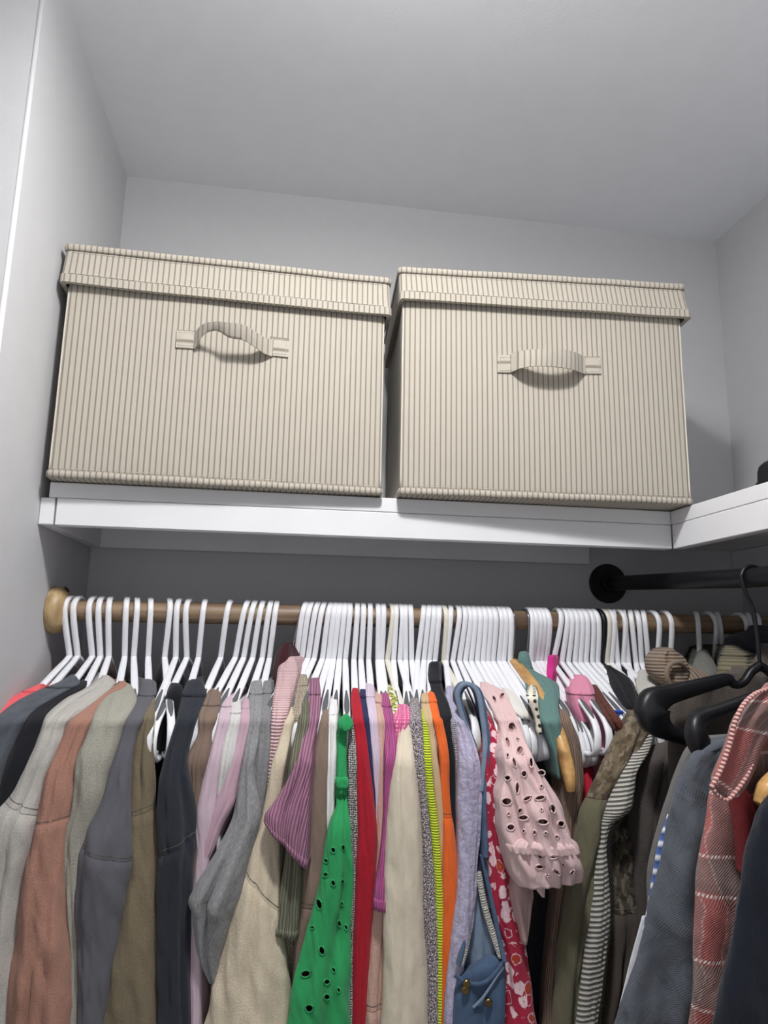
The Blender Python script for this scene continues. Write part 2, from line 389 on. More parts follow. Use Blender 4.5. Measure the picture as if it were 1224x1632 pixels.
# ------------------------------------------------------------------ black case on the side shelf
tip = UX(1193, 752, 1.12)
v = []; f = []; uvs = []
x0, x1, yb, yf = 1.20, 1.35, -.26, -.52
g = Geo(); N = 40
prof = [(0, -.004, 0), (.002, 0, 0), (.03, 0, 0), (.066, -.003, 0), (.074, -.007, 0), (.078, -.016, 0)]
def rrect(cx, cy, hx, hy, r, m=6):
    pts = []
    for qx, qy, a0 in ((1, 1, 0), (-1, 1, 90), (-1, -1, 180), (1, -1, 270)):
        for k in range(m+1):
            an = math.radians(a0+90*k/m); pts.append((cx+qx*(hx-r)+r*math.cos(an), cy+qy*(hy-r)+r*math.sin(an)))
    return pts
def loft(rings, cap0=True, cap1=True):
    v = []; f = []; n = len(rings[0])
    for r in rings: v += [Vector(p) for p in r]
    for i in range(len(rings)-1):
        for k in range(n): f.append((i*n+k, i*n+(k+1) % n, (i+1)*n+(k+1) % n, (i+1)*n+k))
    if cap0: f.append(tuple(reversed(range(n))))
    if cap1: f.append(tuple(range((len(rings)-1)*n, len(rings)*n)))
    return v, f
rings = []
for dz, ins in ((.0, .003), (.003, .0), (.05, .002), (.060, .004), (.066, .009), (.0685, .018)):
    rings.append([(x, y, SZ+.0004+dz) for x, y in rrect(1.235, -.505, .105-ins, .115-ins, .022)])
v, f = loft(rings)
ct = thing('storage_case', (1.235, -.505, SZ), 'matt black rounded case lying on the right-hand side shelf', 'case')
smooth_by(Geo().add(v, f).out('shell', plainmat('case_black', (22, 23, 28), .55, bump=.1), ct), 40)
v, f = loft([[(x, y, SZ+z) for x, y in rrect(1.235, -.505, .1058, .1158, .0225)] for z in (.030, .033)])
Geo().add(v, f).out('zip_line', plainmat('case_zip', (12, 12, 14), .6), ct)

# ------------------------------------------------------------------ the two striped fabric boxes
tick = fabric('ticking', (183, 176, 164), 'bands', (132, 123, 111), p=.0088, amt=.06)
threadm = plainmat('cream_thread', (200, 194, 182), .8)
def ring_uv(ring):
    L = [0]
    for a, b in zip(ring, ring[1:]+ring[:1]): L.append(L[-1]+(Vector(b)-Vector(a)).length)
    return L
def dense(pts, step):
    out = []
    for a, b in zip(pts, pts[1:]+pts[:1]):
        a, b = Vector(a), Vector(b); d = (b-a).length; k = max(1, int(d/step))
        for i in range(k): out.append(tuple(a.lerp(b, i/k)))
    return out
def cloth_box(W, D, H, lidh, seed, label, M, handle, lid_slant=0.0):
    rnd = random.Random(seed)
    t = thing('storage_box', M @ Vector((W/2, -D/2, 0)), label, 'storage box', 'striped fabric storage boxes on the shelf')
    hx, hy = W/2, D/2
    def put(name, rings, parent, cap0=False, cap1=False, bulge=0.0, thick=0, mat=tick):
        n = len(rings[0]); vs = []; fs = []; uv = []
        base = rings[len(rings)//2]; LU = ring_uv([p for p in base])
        for r in rings:
            for k, p in enumerate(r): vs.append(M @ Vector(p))
        for i in range(len(rings)-1):
            for k in range(n):
                fs.append((i*n+k, i*n+(k+1) % n, (i+1)*n+(k+1) % n, (i+1)*n+k))
                uv += [(LU[k], rings[i][k][2]), (LU[k+1], rings[i][k][2]), (LU[k+1], rings[i+1][k][2]), (LU[k], rings[i+1][k][2])]
        for c, i0 in ((cap0, 0), (cap1, len(rings)-1)):
            if c:
                q = list(range(i0*n, i0*n+n)); q = q[::-1] if i0 == 0 else q; fs.append(tuple(q)); uv += [(rings[i0][k % n][0], rings[i0][k % n][1]) for k in [j-i0*n for j in q]]
        return mesh(name, vs, fs, mat, parent, uv, True)
    def nz(x, y, z): return noise.noise(Vector((x*5+seed*7, y*5, z*5)))
    ring2 = lambda ins, r: [(x+0, y-D/2, 0) for x, y in dense(rrect(hx, 0, hx-ins, hy-ins, r, 4), .02)]
    # body: slightly bowed cloth panels
    base = ring2(.004, .007); rows = 22; rs = []
    for i in range(rows+1):
        z = .002+(H-.012)*i/rows; env = math.sin(math.pi*i/rows)**.6; row = []
        for (x, y, _) in base:
            fx = (x-hx)/hx; ex = max(0, 1-abs(fx)**4); d = (.0035*env + .0022*nz(x, 0, z)*env)*ex
            dy = -d if y < -D+.02 else (d if y > -.02 else 0); row.append((x+(.0015*nz(3, y, z)*env if abs(fx) > .97 else 0), y+dy, z))
        rs.append(row)
    body = put('body', rs, t, cap0=True)
    # lid skirt: overhangs, hem pushed out, slightly slack
    base2 = ring2(-.0035, .008); rs = []
    for i in range(11):
        q = i/10; z = H-lidh*(1-q); row = []
        for (x, y, _) in base2:
            out = .0075*(1-q)**1.3 + .0012*nz(x*2, y*2, 9)*(1-q)
            sx = (1 if x > W-.01 else (-1 if x < .01 else 0)); sy = (-1 if y < -D+.01 else (1 if y > -.01 else 0))
            sag = .0018*math.sin((x/W)*math.pi*1.0+seed)*(1-q)+.0012*nz(x*1.5, y, 4)
            row.append((x+sx*out*.35+lid_slant*(1-q), y+sy*out, z+sag))
        rs.append(row)
    lid = put('lid', rs, t)
    # closed underside of skirt
    und = [[(hx+(x-hx)*s, -D/2+(y+D/2)*s2, z) for (x, y, z) in rs[0]] for s, s2 in ((1, 1), (1-.007/hx, 1-.007/hy))]
    put('lid_lining', und, lid)
    topr = [[(x, y, H-.001+.0*x) for (x, y, _) in base2], [(hx+(x-hx)*.98, -D/2+(y+D/2)*.97, H+.001) for (x, y, _) in base2],
            [(hx+(x-hx)*.5, -D/2+(y+D/2)*.5, H+.0015+.002*nz(x, y, 1)) for (x, y, _) in base2], [(hx+(x-hx)*.02, -D/2+(y+D/2)*.02, H+.002) for (x, y, _) in base2]]
    put('lid_top', topr, lid, cap1=True)
    # piping and hem band (closed swept rolls)
    def roll(name, bring, z, ry, rz, parent, sagf=None):
        n = 8; rr = []
        for k in range(n+1):
            an = math.tau*k/n-math.pi
            row = []
            for (x, y, *_r) in bring:
                sx = (1 if x > W-.012 else (-1 if x < .012 else 0)); sy = (-1 if y < -D+.012 else (1 if y > -.012 else 0))
                o_ = ry*(1+math.cos(an)); zz = z+rz*math.sin(an)+(sagf(x, y) if sagf else 0)
                row.append((x+sx*o_*.6, y+sy*o_, zz))
            rr.append(row)
        return put(name, rr, parent)
    roll('lid_piping', ring2(-.0028, .008), H-.002, .0026, .0058, lid, lambda x, y: .0012*nz(x*3, y, 6))
    sag0 = {(round(p[0], 4), round(p[1], 4)): p for p in rs[0]}
    hem = []
    for i in range(4):
        hem.append([(p[0], p[1]+(-.0012 if p[1] < -D+.012 else 0), p[2]-.0006+.0135*i/3) for p in rs[0]])
    put('lid_hem', hem, lid)
    roll('base_piping', ring2(.0045, .008), .0062, .0028, .0058, body, lambda x, y: .0009*nz(x*4, y, 2))
    # vertical corner seams
    for cx_ in (.0055, W-.0055):
        g = Geo().tube([M @ Vector((cx_+(.0006*nz(0, 0, z*3)), -D+.0055, z)) for z in [.012+(H-lidh-.012)*i/20 for i in range(21)]], .0014, 8)
        g.out('corner_seam', threadm, body, True)
    # stitching: short thread dashes
    def dashes(rowf, xa, xb, step, parent, ln=.62, r=.00055):
        g = Geo(); k = int((xb-xa)/step)
        for i in range(k):
            a = rowf(xa+step*i); b = rowf(xa+step*(i+ln)); m = (Vector(a)+Vector(b))/2+Vector((0, -.0004, 0))
            g.tube([M @ Vector(a), M @ m, M @ Vector(b)], r, 5)
        o = g.out('stitching', threadm, parent, True); o['kind'] = 'stuff'
    def lidpt(dz):
        def fn(x):
            best = min(rs[3 if dz > .01 else 0], key=lambda p: abs(p[0]-x)+(10 if p[1] > -D+.02 else 0)); return (x, best[1]-.0018, best[2]+(0 if dz > .01 else dz)-.003)
        return fn
    dashes(lambda x: (x, -D-.0092, H-lidh+.0158+.0018*math.sin((x/W)*math.pi+seed)+.0012*nz(x*1.5, -D, 4)), .008, W-.008, .0042, lid)
    dashes(lambda x: (x, -D-.0046, H-.0105+.0012*nz(x*3, -D, 6)), .008, W-.008, .0042, lid)
    dashes(lambda x: (x, -D-.0022, .0138), .008, W-.008, .0046, body)
    # handle: two stitched tabs and the slack strap between them
    ht = thing_child('handle', t)
    def yface(x, z):
        fx = (x-hx)/hx; ex = max(0, 1-abs(fx)**4); env = math.sin(math.pi*(z-.002)/(H-.012))**.6
        return -D+.004-(.0035*env+.0022*nz(x, 0, z)*env)*ex
    for (xa, za, xb, zb, tilt) in handle['tabs']:
        y0 = yface((xa+xb)/2, (za+zb)/2)
        g = Geo(); P = lambda x, z, o_: M @ Vector((x, y0-o_, z+tilt*(x-xa)))
        m_ = 5; vs = []; uv = []
        for j in range(m_+1):
            for i in range(m_+1):
                x = xa+(xb-xa)*i/m_; z = za+(zb-za)*j/m_
                e = .0030+.0010*math.sin(math.pi*i/m_)*math.sin(math.pi*j/m_); vs.append(P(x, z, e)); uv.append((z*.45+.0005, x))
        fs = [(j*(m_+1)+i, j*(m_+1)+i+1, (j+1)*(m_+1)+i+1, (j+1)*(m_+1)+i) for j in range(m_) for i in range(m_)]
        nb = len(vs); rim = [i for i in range(m_+1)]+[(j+1)*(m_+1)-1 for j in range(1, m_+1)]+[m_*(m_+1)+i for i in range(m_-1, -1, -1)]+[j*(m_+1) for j in range(m_-1, 0, -1)]
        back = []
        for q in rim: back.append(len(vs)); i, j = q % (m_+1), q//(m_+1); vs.append(P(xa+(xb-xa)*i/m_, za+(zb-za)*j/m_, -.001)); uv.append(uv[q])
        for a in range(len(rim)): b = (a+1) % len(rim); fs.append((rim[b], rim[a], back[a], back[b]))
        tb = mesh('tab', vs, fs, tick, ht, uv, True); smooth_by(tb, 40)
        g = Geo(); ins = .004
        for (ax, az, bx, bz) in ((xa+ins, za+ins, xb-ins, za+ins), (xa+ins, zb-ins, xb-ins, zb-ins), (xa+ins, za+ins, xa+ins, zb-ins), (xb-ins, za+ins, xb-ins, zb-ins)):
            for i in range(6):
                u0, u1 = i/6, (i+.6)/6
                g.tube([P(ax+(bx-ax)*u, az+(bz-az)*u, .0036) for u in (u0, (u0+u1)/2, u1)], .0006, 5)
        o = g.out('stitching', threadm, ht, True); o['kind'] = 'stuff'
    rows = cr(handle['strap'], 6); vs = []; uv = []; L = 0; nn = 7; last = None
    th = .0022
    for (x, zt, ot, zb_, ob) in rows:
        y0 = yface(x, (zt+zb_)/2); c = Vector((x, 0, (zt+zb_)/2))
        if last is not None: L += (c-last).length
        last = c
        loop = []
        for i in range(nn):
            q = i/(nn-1); cup = .0008*math.sin(math.pi*q)*min(1, ot/.02); loop.append((x, y0-(ot+(ob-ot)*q)-cup, zt+(zb_-zt)*q, q))
        for i in range(nn-1, -1, -1):
            q = i/(nn-1); cup = .0008*math.sin(math.pi*q)*min(1, ot/.02); loop.append((x, y0-(ot+(ob-ot)*q)-cup+th, zt+(zb_-zt)*q, q))
        for p in loop: vs.append(M @ Vector(p[:3])); uv.append((L, p[3]*.028))
    k = nn*2; fs = [(i*k+j, i*k+(j+1) % k, (i+1)*k+(j+1) % k, (i+1)*k+j) for i in range(len(rows)-1) for j in range(k)]
    fs += [tuple(reversed(range(k))), tuple(range((len(rows)-1)*k, len(rows)*k))]
    so = mesh('strap', vs, fs, tick, ht, uv, True); smooth_by(so, 60)
    return t
def thing_child(name, parent):
    o = bpy.data.objects.new(name, None); COL.objects.link(o); o.parent = parent; o['_o'] = parent['_o']; o.empty_display_size = .02; return o

def boxM(xl, yl, xr, yr, z):                 # local x along the front, local y 0 = back, -D = front
    a = Vector((xl, yl, 0)); b = Vector((xr, yr, 0)); d = (b-a).normalized()
    return a, d
D = .285
# left box
WL = .519; a, d = boxM(.0065, -.333, .5255, -.319, 0)
Mx = Matrix(((d.x, -d.y, 0, 0), (d.y, d.x, 0, 0), (0, 0, 1, 0), (0, 0, 0, 1)))
org = a + Vector((-d.y, d.x, 0))*D
ML = Matrix.Translation((org.x, org.y, SZ+.0006)) @ Mx
MLi = ML.inverted()
def bl(Mi, px, py, Y): p = Mi @ U(px, py, Y); return p
def strap_pts(Mi, Y, rows):
    out = []
    for (xt, yt, ot, xb, yb, ob) in rows:
        t_ = bl(Mi, xt, yt, Y-ot); b_ = bl(Mi, xb, yb, Y-ob); out.append(((t_.x+b_.x)/2, t_.z, ot, b_.z, ob))
    return out
def tab(Mi, Y, x0, y0, x1, y1, dy):
    p = bl(Mi, x0, y1, Y); q = bl(Mi, x1, y0, Y); sl = (bl(Mi, x1, y1+dy, Y).z-p.z)/(q.x-p.x); h = bl(Mi, x0, y0, Y).z-p.z
    return (p.x, p.z, q.x, p.z+h, sl)
hl = dict(tabs=[tab(MLi, -.329, 280, 526, 314, 554, 2), tab(MLi, -.329, 429, 535, 461, 565, 3)],
          strap=strap_pts(MLi, -.329, [(309, 527, .003, 309, 554, .003), (312, 525, .010, 313, 553, .008), (317, 519, .022, 320, 541, .018), (327, 513, .034, 331, 529, .028), (345, 511, .042, 348, 526, .034),
            (367, 513, .046, 364, 536, .036), (390, 516, .044, 386, 540, .034), (408, 527, .034, 406, 551, .026), (422, 536, .018, 421, 561, .014), (432, 538, .006, 432, 565, .005), (436, 538, .003, 436, 565, .003)]))
cloth_box(WL, D, .377, .066, 3, 'left cream storage box with thin grey stripes, its handle strap twisted and sagging', ML, hl)
# right box: turned a little, its right end nearer
a, d = boxM(.5455, -.331, 1.044, -.364, 0); WR = .502
Mx = Matrix(((d.x, -d.y, 0, 0), (d.y, d.x, 0, 0), (0, 0, 1, 0), (0, 0, 0, 1)))
org = a + Vector((-d.y, d.x, 0))*D
MR = Matrix.Translation((org.x, org.y, SZ+.0006)) @ Mx
MRi = MR.inverted()
YH = -.3515
hr = dict(tabs=[tab(MRi, YH, 795, 563, 823, 591, 1), tab(MRi, YH, 928, 569, 955, 596, 1)],
          strap=strap_pts(MRi, YH, [(815, 562, .003, 816, 590, .003), (819, 558, .010, 822, 588, .009), (830, 556, .024, 832, 584, .022), (848, 554, .034, 850, 581, .032), (872, 553, .040, 873, 581, .036),
            (895, 555, .037, 897, 584, .033), (912, 559, .029, 915, 588, .026), (924, 564, .014, 926, 593, .012), (930, 568, .005, 931, 595, .005), (934, 569, .003, 935, 595, .003)]))
cloth_box(WR, D, .394, .060, 8, 'right cream storage box with thin grey stripes, set at an angle with its handle arched', MR, hr, lid_slant=.004)
# ------------------------------------------------------------------ hangers
def proj(p):
    d = Vector(p)-CAM; z = d.dot(_f); return 612+F*d.dot(RIGHT)/z, 816-F*d.dot(UP)/z
whitem = plainmat('hanger_white', (236, 237, 242), .32, spec=.5)
offwm = plainmat('hanger_ivory', (226, 222, 210), .4, spec=.5)
padm = plainmat('grip_grey', (92, 93, 96), .85, bump=.3, bscale=700)
blackp = plainmat('hanger_black', (17, 18, 23), .42, spec=.45)
seamm = plainmat('seam_thread', (92, 86, 80), .9)
steelm = plainmat('hook_steel', (150, 150, 152), .28, metal=1)
hangwood = woodmat('hanger_wood', (214, 172, 112), (178, 132, 78), 'y', .35)

NECK = -.0775
def hook_path(r=.0215, drop=NECK):
    pts = [(0, 0, drop), (0, -.003, drop+.014), (0, -.011, drop+.036), (0, -.0185, -.017)]
    for a in range(200, -21, -20):
        an = math.radians(a); pts.append((0, r*math.cos(an), r*math.sin(an)))
    return cr(pts, 2)
def arm_path(hw, dz, s):
    p = [(0, 0, NECK+.004)]+[(0, s*hw*a, NECK-b) for a, b in ARM]+[(0, s*hw*.985, NECK-.118), (0, s*hw*.93, NECK-.126), (0, s*hw*.8, NECK-.128), (0, 0, NECK-.128)]
    return cr(p, 4)
HW, DZ = .172, .100
ARM = [(.08, .004), (.2, .014), (.48, .038), (.76, .061), (.91, .076), (.985, .092), (1.0, .106)]
def arm_drop(q):
    q = abs(q)
    for (a, b), (c, d) in zip([(0, 0)]+ARM, ARM):
        if q <= c: return b+(d-b)*(q-a)/(c-a)
    return .11
def data_of(o): COL.objects.unlink(o); me = o.data; bpy.data.objects.remove(o); return me
g = Geo().strip(hook_path(), (1, 0, 0), .0045, .0034); HOOK = data_of(smooth_by(g.out('hook', whitem), 50))
g = Geo()
for s in (-1, 1): g.strip(arm_path(HW, DZ, s), (1, 0, 0), [.0045+.0010*min(1, i/10) for i in range(45)], .0030)
FRAME = data_of(smooth_by(g.out('frame', whitem), 50))
def pad_geo(s):
    base = [q for q in arm_path(HW, DZ, s)][13:21]; g = Geo(); n = len(base)
    path = [(x, y, z+.0033) for x, y, z in base]
    return g.strip(path, (1, 0, 0), [.0036*math.sin(math.pi*(i+.35)/(n-.3))+.0006 for i in range(n)], .0010)
PADS = [data_of(smooth_by(pad_geo(s).out('grip_pad', padm), 50)) for s in (-1, 1)]
def tinted(me, m):
    c = me.copy(); c.materials.clear(); c.materials.append(m); return c
OFF = {k: tinted(v, offwm) for k, v in (('hook', HOOK), ('frame', FRAME))}
BLK = {k: tinted(v, blackp) for k, v in (('hook', HOOK), ('frame', FRAME))}
# wooden hanger: thick bowed arms and a wire hook
def wood_arms():
    g = Geo(); L = cr([(0, -.200, NECK-.172), (0, -.197, NECK-.145), (0, -.165, NECK-.088), (0, -.10, NECK-.042), (0, -.04, NECK-.014), (0, 0, NECK-.002), (0, .04, NECK-.012), (0, .09, NECK-.032), (0, .15, NECK-.063), (0, .168, NECK-.075)], 4)
    m = len(L); return g.strip(L, (1, 0, 0), [.0085*(.7+.3*min(1, min(i, m-1-i)/4)) for i in range(m)], [.0115*(.6+.4*min(1, min(i, m-1-i)/4)) for i in range(m)])
WARM = data_of(smooth_by(wood_arms().out('arms', hangwood), 55))
WHOOK = data_of(Geo().tube(hook_path(.0198, NECK-.003), .0016, 8).out('hook', steelm, None, True))
CLAMP = data_of(smooth_by(Geo().box((-.008, -.022, NECK-.018), (.008, .022, NECK+.004), .003).out('clamp', hangwood), 40))
WIRE = Geo()
for s in (-1, 1): WIRE.tube([(x, y*.93, z) for x, y, z in arm_path(HW, DZ, s)], .0013, 6)
WIRE = data_of(WIRE.out('frame', steelm, None, True))
HN = {}
def hanger(px, dx, label, style='white', yaw=0.0, group=None, name=None, dz=0.0, pitch=0.0):
    hx = U(px, 975+px*.017, ROD_Y).x
    pn = proj((hx, ROD_Y, ROD_Z+NECK)); xn = U(px+dx, pn[1], ROD_Y).x
    nm = {'white': 'plastic_hanger', 'ivory': 'plastic_hanger', 'black': 'plastic_hanger', 'wood': 'wooden_hanger', 'clip': 'clip_hanger', 'wire': 'wire_hanger'}[style]
    tilt = math.atan2(hx-xn, -NECK)
    t = thing(nm, (hx, ROD_Y, ROD_Z-.0006+dz), label, 'hanger', group)
    t.rotation_euler = (Matrix.Rotation(tilt, 3, 'Y') @ Matrix.Rotation(yaw, 3, 'Z') @ Matrix.Rotation(pitch, 3, 'X')).to_euler()
    H_, Fm = (WHOOK, WARM) if style == 'wood' else ((WHOOK, CLAMP) if style == 'clip' else (WHOOK, WIRE) if style == 'wire' else ((OFF['hook'], OFF['frame']) if style == 'ivory' else ((BLK['hook'], BLK['frame']) if style == 'black' else (HOOK, FRAME))))
    for nme, me in (('hook', H_), ({'wood': 'arms', 'clip': 'clamp'}.get(style, 'frame'), Fm)):
        o = bpy.data.objects.new(nme, me); COL.objects.link(o); o.parent = t
    if style == 'white':
        for me in PADS: o = bpy.data.objects.new('grip_pad', me); COL.objects.link(o); o.parent = t; o['label'] = 'dark grey grip pad'
    return t

# ------------------------------------------------------------------ garments
SEED = [0]
def clamp(x, a=0., b=1.): return max(a, min(b, x))
class Cloth:
    def __init__(s, st, hx=None, yn=-.212, ys=-.372, dy=75, nf=23, fold=1.0, mode='hang', hd=.03, back=None, step=6, bulge=.9, lean=0.0, ruffle=0.0, rf=30, crease=1.0, ride=None):
        SEED[0] += 1; s.seed = SEED[0]*3.17; s.st = [tuple(q)+(0,)*(4-len(q)) for q in st]; s.hx = hx
        if s.st[-1][0] >= 1600:
            a_, b_ = s.st[-2], s.st[-1]; k_ = 260/(b_[0]-a_[0]); s.st.append((b_[0]+260, b_[1]+clamp((b_[1]-a_[1])*k_, -40, 40), b_[2]+clamp((b_[2]-a_[2])*k_, -40, 40), 0))
        st = s.st
        s.yn, s.ys, s.dy, s.nf, s.fold, s.mode, s.hd, s.bulge = yn, ys, dy, nf, fold, mode, hd, bulge
        s.y0, s.y1 = st[0][0], st[-1][0]; s.lean = lean; s.ruffle, s.rf = ruffle, rf; s.ride = (yn == -.212 and mode == 'hang') if ride is None else ride
        rn = random.Random(s.seed); s.cr = [(rn.uniform(-.75, .75), rn.uniform(.22, .52)*crease, rn.uniform(.07, .16)) for _ in range(rn.choice((1, 2, 2, 3)))]
        s.fine = []; s.yhit = None
        for i in range(len(s.st)-1):
            a = s.st[max(i-1, 0)]; b = s.st[i]; c = s.st[i+1]; d = s.st[min(i+2, len(s.st)-1)]
            k = max(2, int((c[0]-b[0])/step))
            def tan(p, q, r, j):
                if q[0] == p[0] or r[0] == q[0]: return (r[j]-p[j])/max(1e-6, r[0]-p[0])
                return ((q[j]-p[j])/(q[0]-p[0])*(r[0]-q[0])+(r[j]-q[j])/(r[0]-q[0])*(q[0]-p[0]))/(r[0]-p[0])
            for m in range(k):
                t = m/k; h = c[0]-b[0]; row = [b[0]+h*t]
                for j in (1, 2, 3):
                    m0 = tan(a, b, c, j) if i else (c[j]-b[j])/h; m1 = tan(b, c, d, j) if i < len(s.st)-2 else (c[j]-b[j])/h
                    row.append((2*t**3-3*t*t+1)*b[j]+(t**3-2*t*t+t)*h*m0+(-2*t**3+3*t*t)*c[j]+(t**3-t*t)*h*m1)
                s.fine.append(tuple(row))
        s.fine.append(s.st[-1])
    def at(s, y):
        for a, b in zip(s.fine, s.fine[1:]):
            if a[0] <= y <= b[0]:
                t = (y-a[0])/max(1e-6, b[0]-a[0]); return (y,)+tuple(a[j]+(b[j]-a[j])*t for j in (1, 2, 3))
        return s.fine[0] if y < s.y0 else s.fine[-1]
    def depth(s, y):
        if s.ride:
            lim = max(s.ys, -.362)
            def solve(yy):
                r = s.at(yy); xc = (r[1]+r[2])/2; lo = 0.0
                fn = lambda q: U(xc, yy, s.yn+(lim-s.yn)*q).z-(ROD_Z+NECK-.082*((ROD_Y-(s.yn+(lim-s.yn)*q))/HW)+.003)
                if fn(0) >= 0: return 0.0
                if fn(1) <= 0: return 1.0
                a, b = 0.0, 1.0
                for _ in range(16):
                    m = (a+b)/2
                    if fn(m) >= 0: b = m
                    else: a = m
                return b
            if s.yhit is None:
                s.yhit = next((r[0] for r in s.fine if solve(r[0]) >= .999), s.y1)
            e = clamp((y-s.yhit)/70); e = e*e*(3-2*e)
            return s.yn+(lim-s.yn)*solve(y)-.006+(s.ys-lim)*e
        q = clamp((y-s.y0)/s.dy); return s.yn+(s.ys-s.yn)*math.sin(q*math.pi/2)**1.15 + s.lean*clamp((y-s.y0-s.dy)/400)
    def ring(s, row, inf=0.0, dyb=0.0, ws=1.0):
        y, xl, xr, sk = row; Y = s.depth(y)+dyb
        L = U(xl, y-sk, Y); R = U(xr, y+sk, Y); c = (L+R)/2; hw = (R-L)*.5*ws; w_ = max(.0012, hw.x)
        slope = hw.z/max(1e-5, hw.x)
        A = s.fold*min(.0075, .17*w_); pts = []
        def disp(t, z, side):
            e = noise.noise(Vector((t*(.8+w_*22)+side*5, z*7, s.seed)))*A*1.7 + noise.noise(Vector((t*(1.6+w_*50)+side*9+z*14, z*18, s.seed+9)))*A*1.0
            e += noise.noise(Vector((t*1.5+side*3, z*55+t*4, s.seed+20)))*min(.0022, A*.5)
            if side == 0 or s.mode == 'tube':
                for (t0, dp, wd) in s.cr:
                    tc = t0+.5*noise.noise(Vector((z*4, s.seed+t0*40, 3.3))); e -= dp*min(w_, .03)*math.exp(-((t-tc)/wd)**2)*clamp(.55+1.2*noise.noise(Vector((z*6, s.seed, t0*9))), 0, 1)*s.fold
            if s.ruffle: e += s.ruffle*math.sin(t*s.rf+3*noise.noise(Vector((z*20, s.seed, 0))))
            return e+inf
        nf = s.nf
        if s.mode == 'tube':
            b = s.hd; m = nf*2
            for k in range(m):
                an = math.pi+math.tau*k/m; co, si = math.cos(an), math.sin(an)
                ex = .75
                x = math.copysign(abs(co)**ex, co); yy = math.copysign(abs(si)**ex, si); d = disp(co, c.z, 1 if si > 0 else 0)*(1 if si <= 0 else .4)
                pts.append(Vector((c.x+x*w_+co*d*.4, c.y+yy*b+si*d, c.z+x*hw.z)))
            return pts
        b = min(s.bulge*w_, .030)
        for k in range(nf):
            an = math.pi*(1-k/(nf-1)); co, si = math.cos(an), math.sin(an); d = disp(co, c.z, 0)
            x = co; pts.append(Vector((c.x+x*w_+co*d*.5, c.y-b*si-si*d*1.0, c.z+x*hw.z)))
        Yb = min(-.016, 2*ROD_Y-Y); hx = s.hx if s.hx is not None else c.x
        K = 6
        def spine(q):
            yy = c.y+(Yb-c.y)*q
            if yy < ROD_Y: t = (yy-c.y)/max(1e-5, ROD_Y-c.y); x = c.x+(hx-c.x)*t
            else: x = hx-clamp((c.x-hx)*.4*(yy-ROD_Y)/max(1e-5, ROD_Y-c.y+.02), -.02, .02)
            th = (w_*.98)*(1-q)**2.4+min(w_, .0042)*(1-.5*q); return x, yy, th
        for k in range(1, K+1):
            x, yy, th = spine(k/(K+1)); d = disp(1+k*.5, c.z, 1)*.4; pts.append(Vector((x+th+d, yy, c.z+hw.z*(1-k/(K+1)))))
        x, yy, th = spine(1.0); pts.append(Vector((x, yy+.001, c.z)))
        for k in range(K, 0, -1):
            x, yy, th = spine(k/(K+1)); d = disp(-1-k*.5, c.z, 2)*.4; pts.append(Vector((x-th-d, yy, c.z-hw.z*(1-k/(K+1)))))
        return pts
    def build(s, name, mat, parent, ya=None, yb=None, inf=0.0, tuck=False, closed_top=True, hem=False, dyb=0.0, ws=1.0, holes=None, puff=0.0, flare=None):
        rows = [r for r in s.fine if (ya is None or r[0] > ya) and (yb is None or r[0] < yb)]
        if ya is not None and ya > s.y0: rows = [s.at(ya)]+rows
        if yb is not None and yb < s.y1: rows = rows+[s.at(yb)]
        rings = []; m = len(rows)
        for i, r in enumerate(rows):
            e = inf
            if tuck and i < 3: e = inf-.0046+.0016*i
            if puff: e += puff*math.sin(math.pi*clamp(i/max(1, m-1)))
            if flare and m-i <= 2: e += flare
            rings.append(s.ring(r, e, dyb, ws))
        # rounded top, recessed or rounded bottom
        def shrink(rg, k, dz):
            c = sum(rg, Vector())/len(rg); return [Vector((c.x+(p.x-c.x)*k, c.y+(p.y-c.y)*k, p.z+dz)) for p in rg]
        topn = 0
        if closed_top:
            w0 = min(.022, (rings[0][s.nf-1]-rings[0][0]).length*.5)
            rings = [shrink(rings[0], .45, w0*.42), shrink(rings[0], .82, w0*.28)]+rings; topn = 2
        if hem: rings = rings+[shrink(rings[-1], .90, .001), shrink(rings[-1], .84, .016)]
        n = len(rings[0]); vs = []; fs = []; ctr = s.nf//2
        for rg in rings: vs += rg
        U_ = []; V_ = []; vv = 0.0
        ref = rings[len(rings)//2]
        for i, rg in enumerate(rings):
            if i: vv += (rg[ctr]-rings[i-1][ctr]).length
            us = [0]*(n+1)
            for k in range(ctr+1, n+1): us[k] = us[k-1]+(rg[k % n]-rg[k-1]).length
            for k in range(ctr-1, -1, -1): us[k] = us[k+1]-(rg[k+1]-rg[k]).length
            U_.append(us); V_.append(vv)
        pxy = None; dead = set()
        if holes:
            pxy = [proj(p) for p in vs]
            front = [i for i in range(len(vs)) if (i % n) < s.nf]
            for (hx_, hy_, rx, ry, rot) in holes:
                ca, sa = math.cos(rot), math.sin(rot)
                for i in range(topn, len(rings)-1):
                    for k in range(s.nf-1):
                        ids = (i*n+k, i*n+k+1, (i+1)*n+k+1, (i+1)*n+k)
                        cx = sum(pxy[j][0] for j in ids)/4-hx_; cy = sum(pxy[j][1] for j in ids)/4-hy_
                        if abs(cx) > 30 or abs(cy) > 30: continue
                        a, b = (cx*ca+cy*sa)/rx, (-cx*sa+cy*ca)/ry
                        if a*a+b*b < 1: dead.add((i, k))
                for j in front:
                    cx, cy = pxy[j][0]-hx_, pxy[j][1]-hy_
                    a, b = (cx*ca+cy*sa)/rx, (-cx*sa+cy*ca)/ry; rr = math.hypot(a, b)
                    if .35 < rr < 1.0:
                        nx, ny = hx_+cx/rr, hy_+cy/rr; vs[j] = U(nx, ny, vs[j].y)
        uv = []
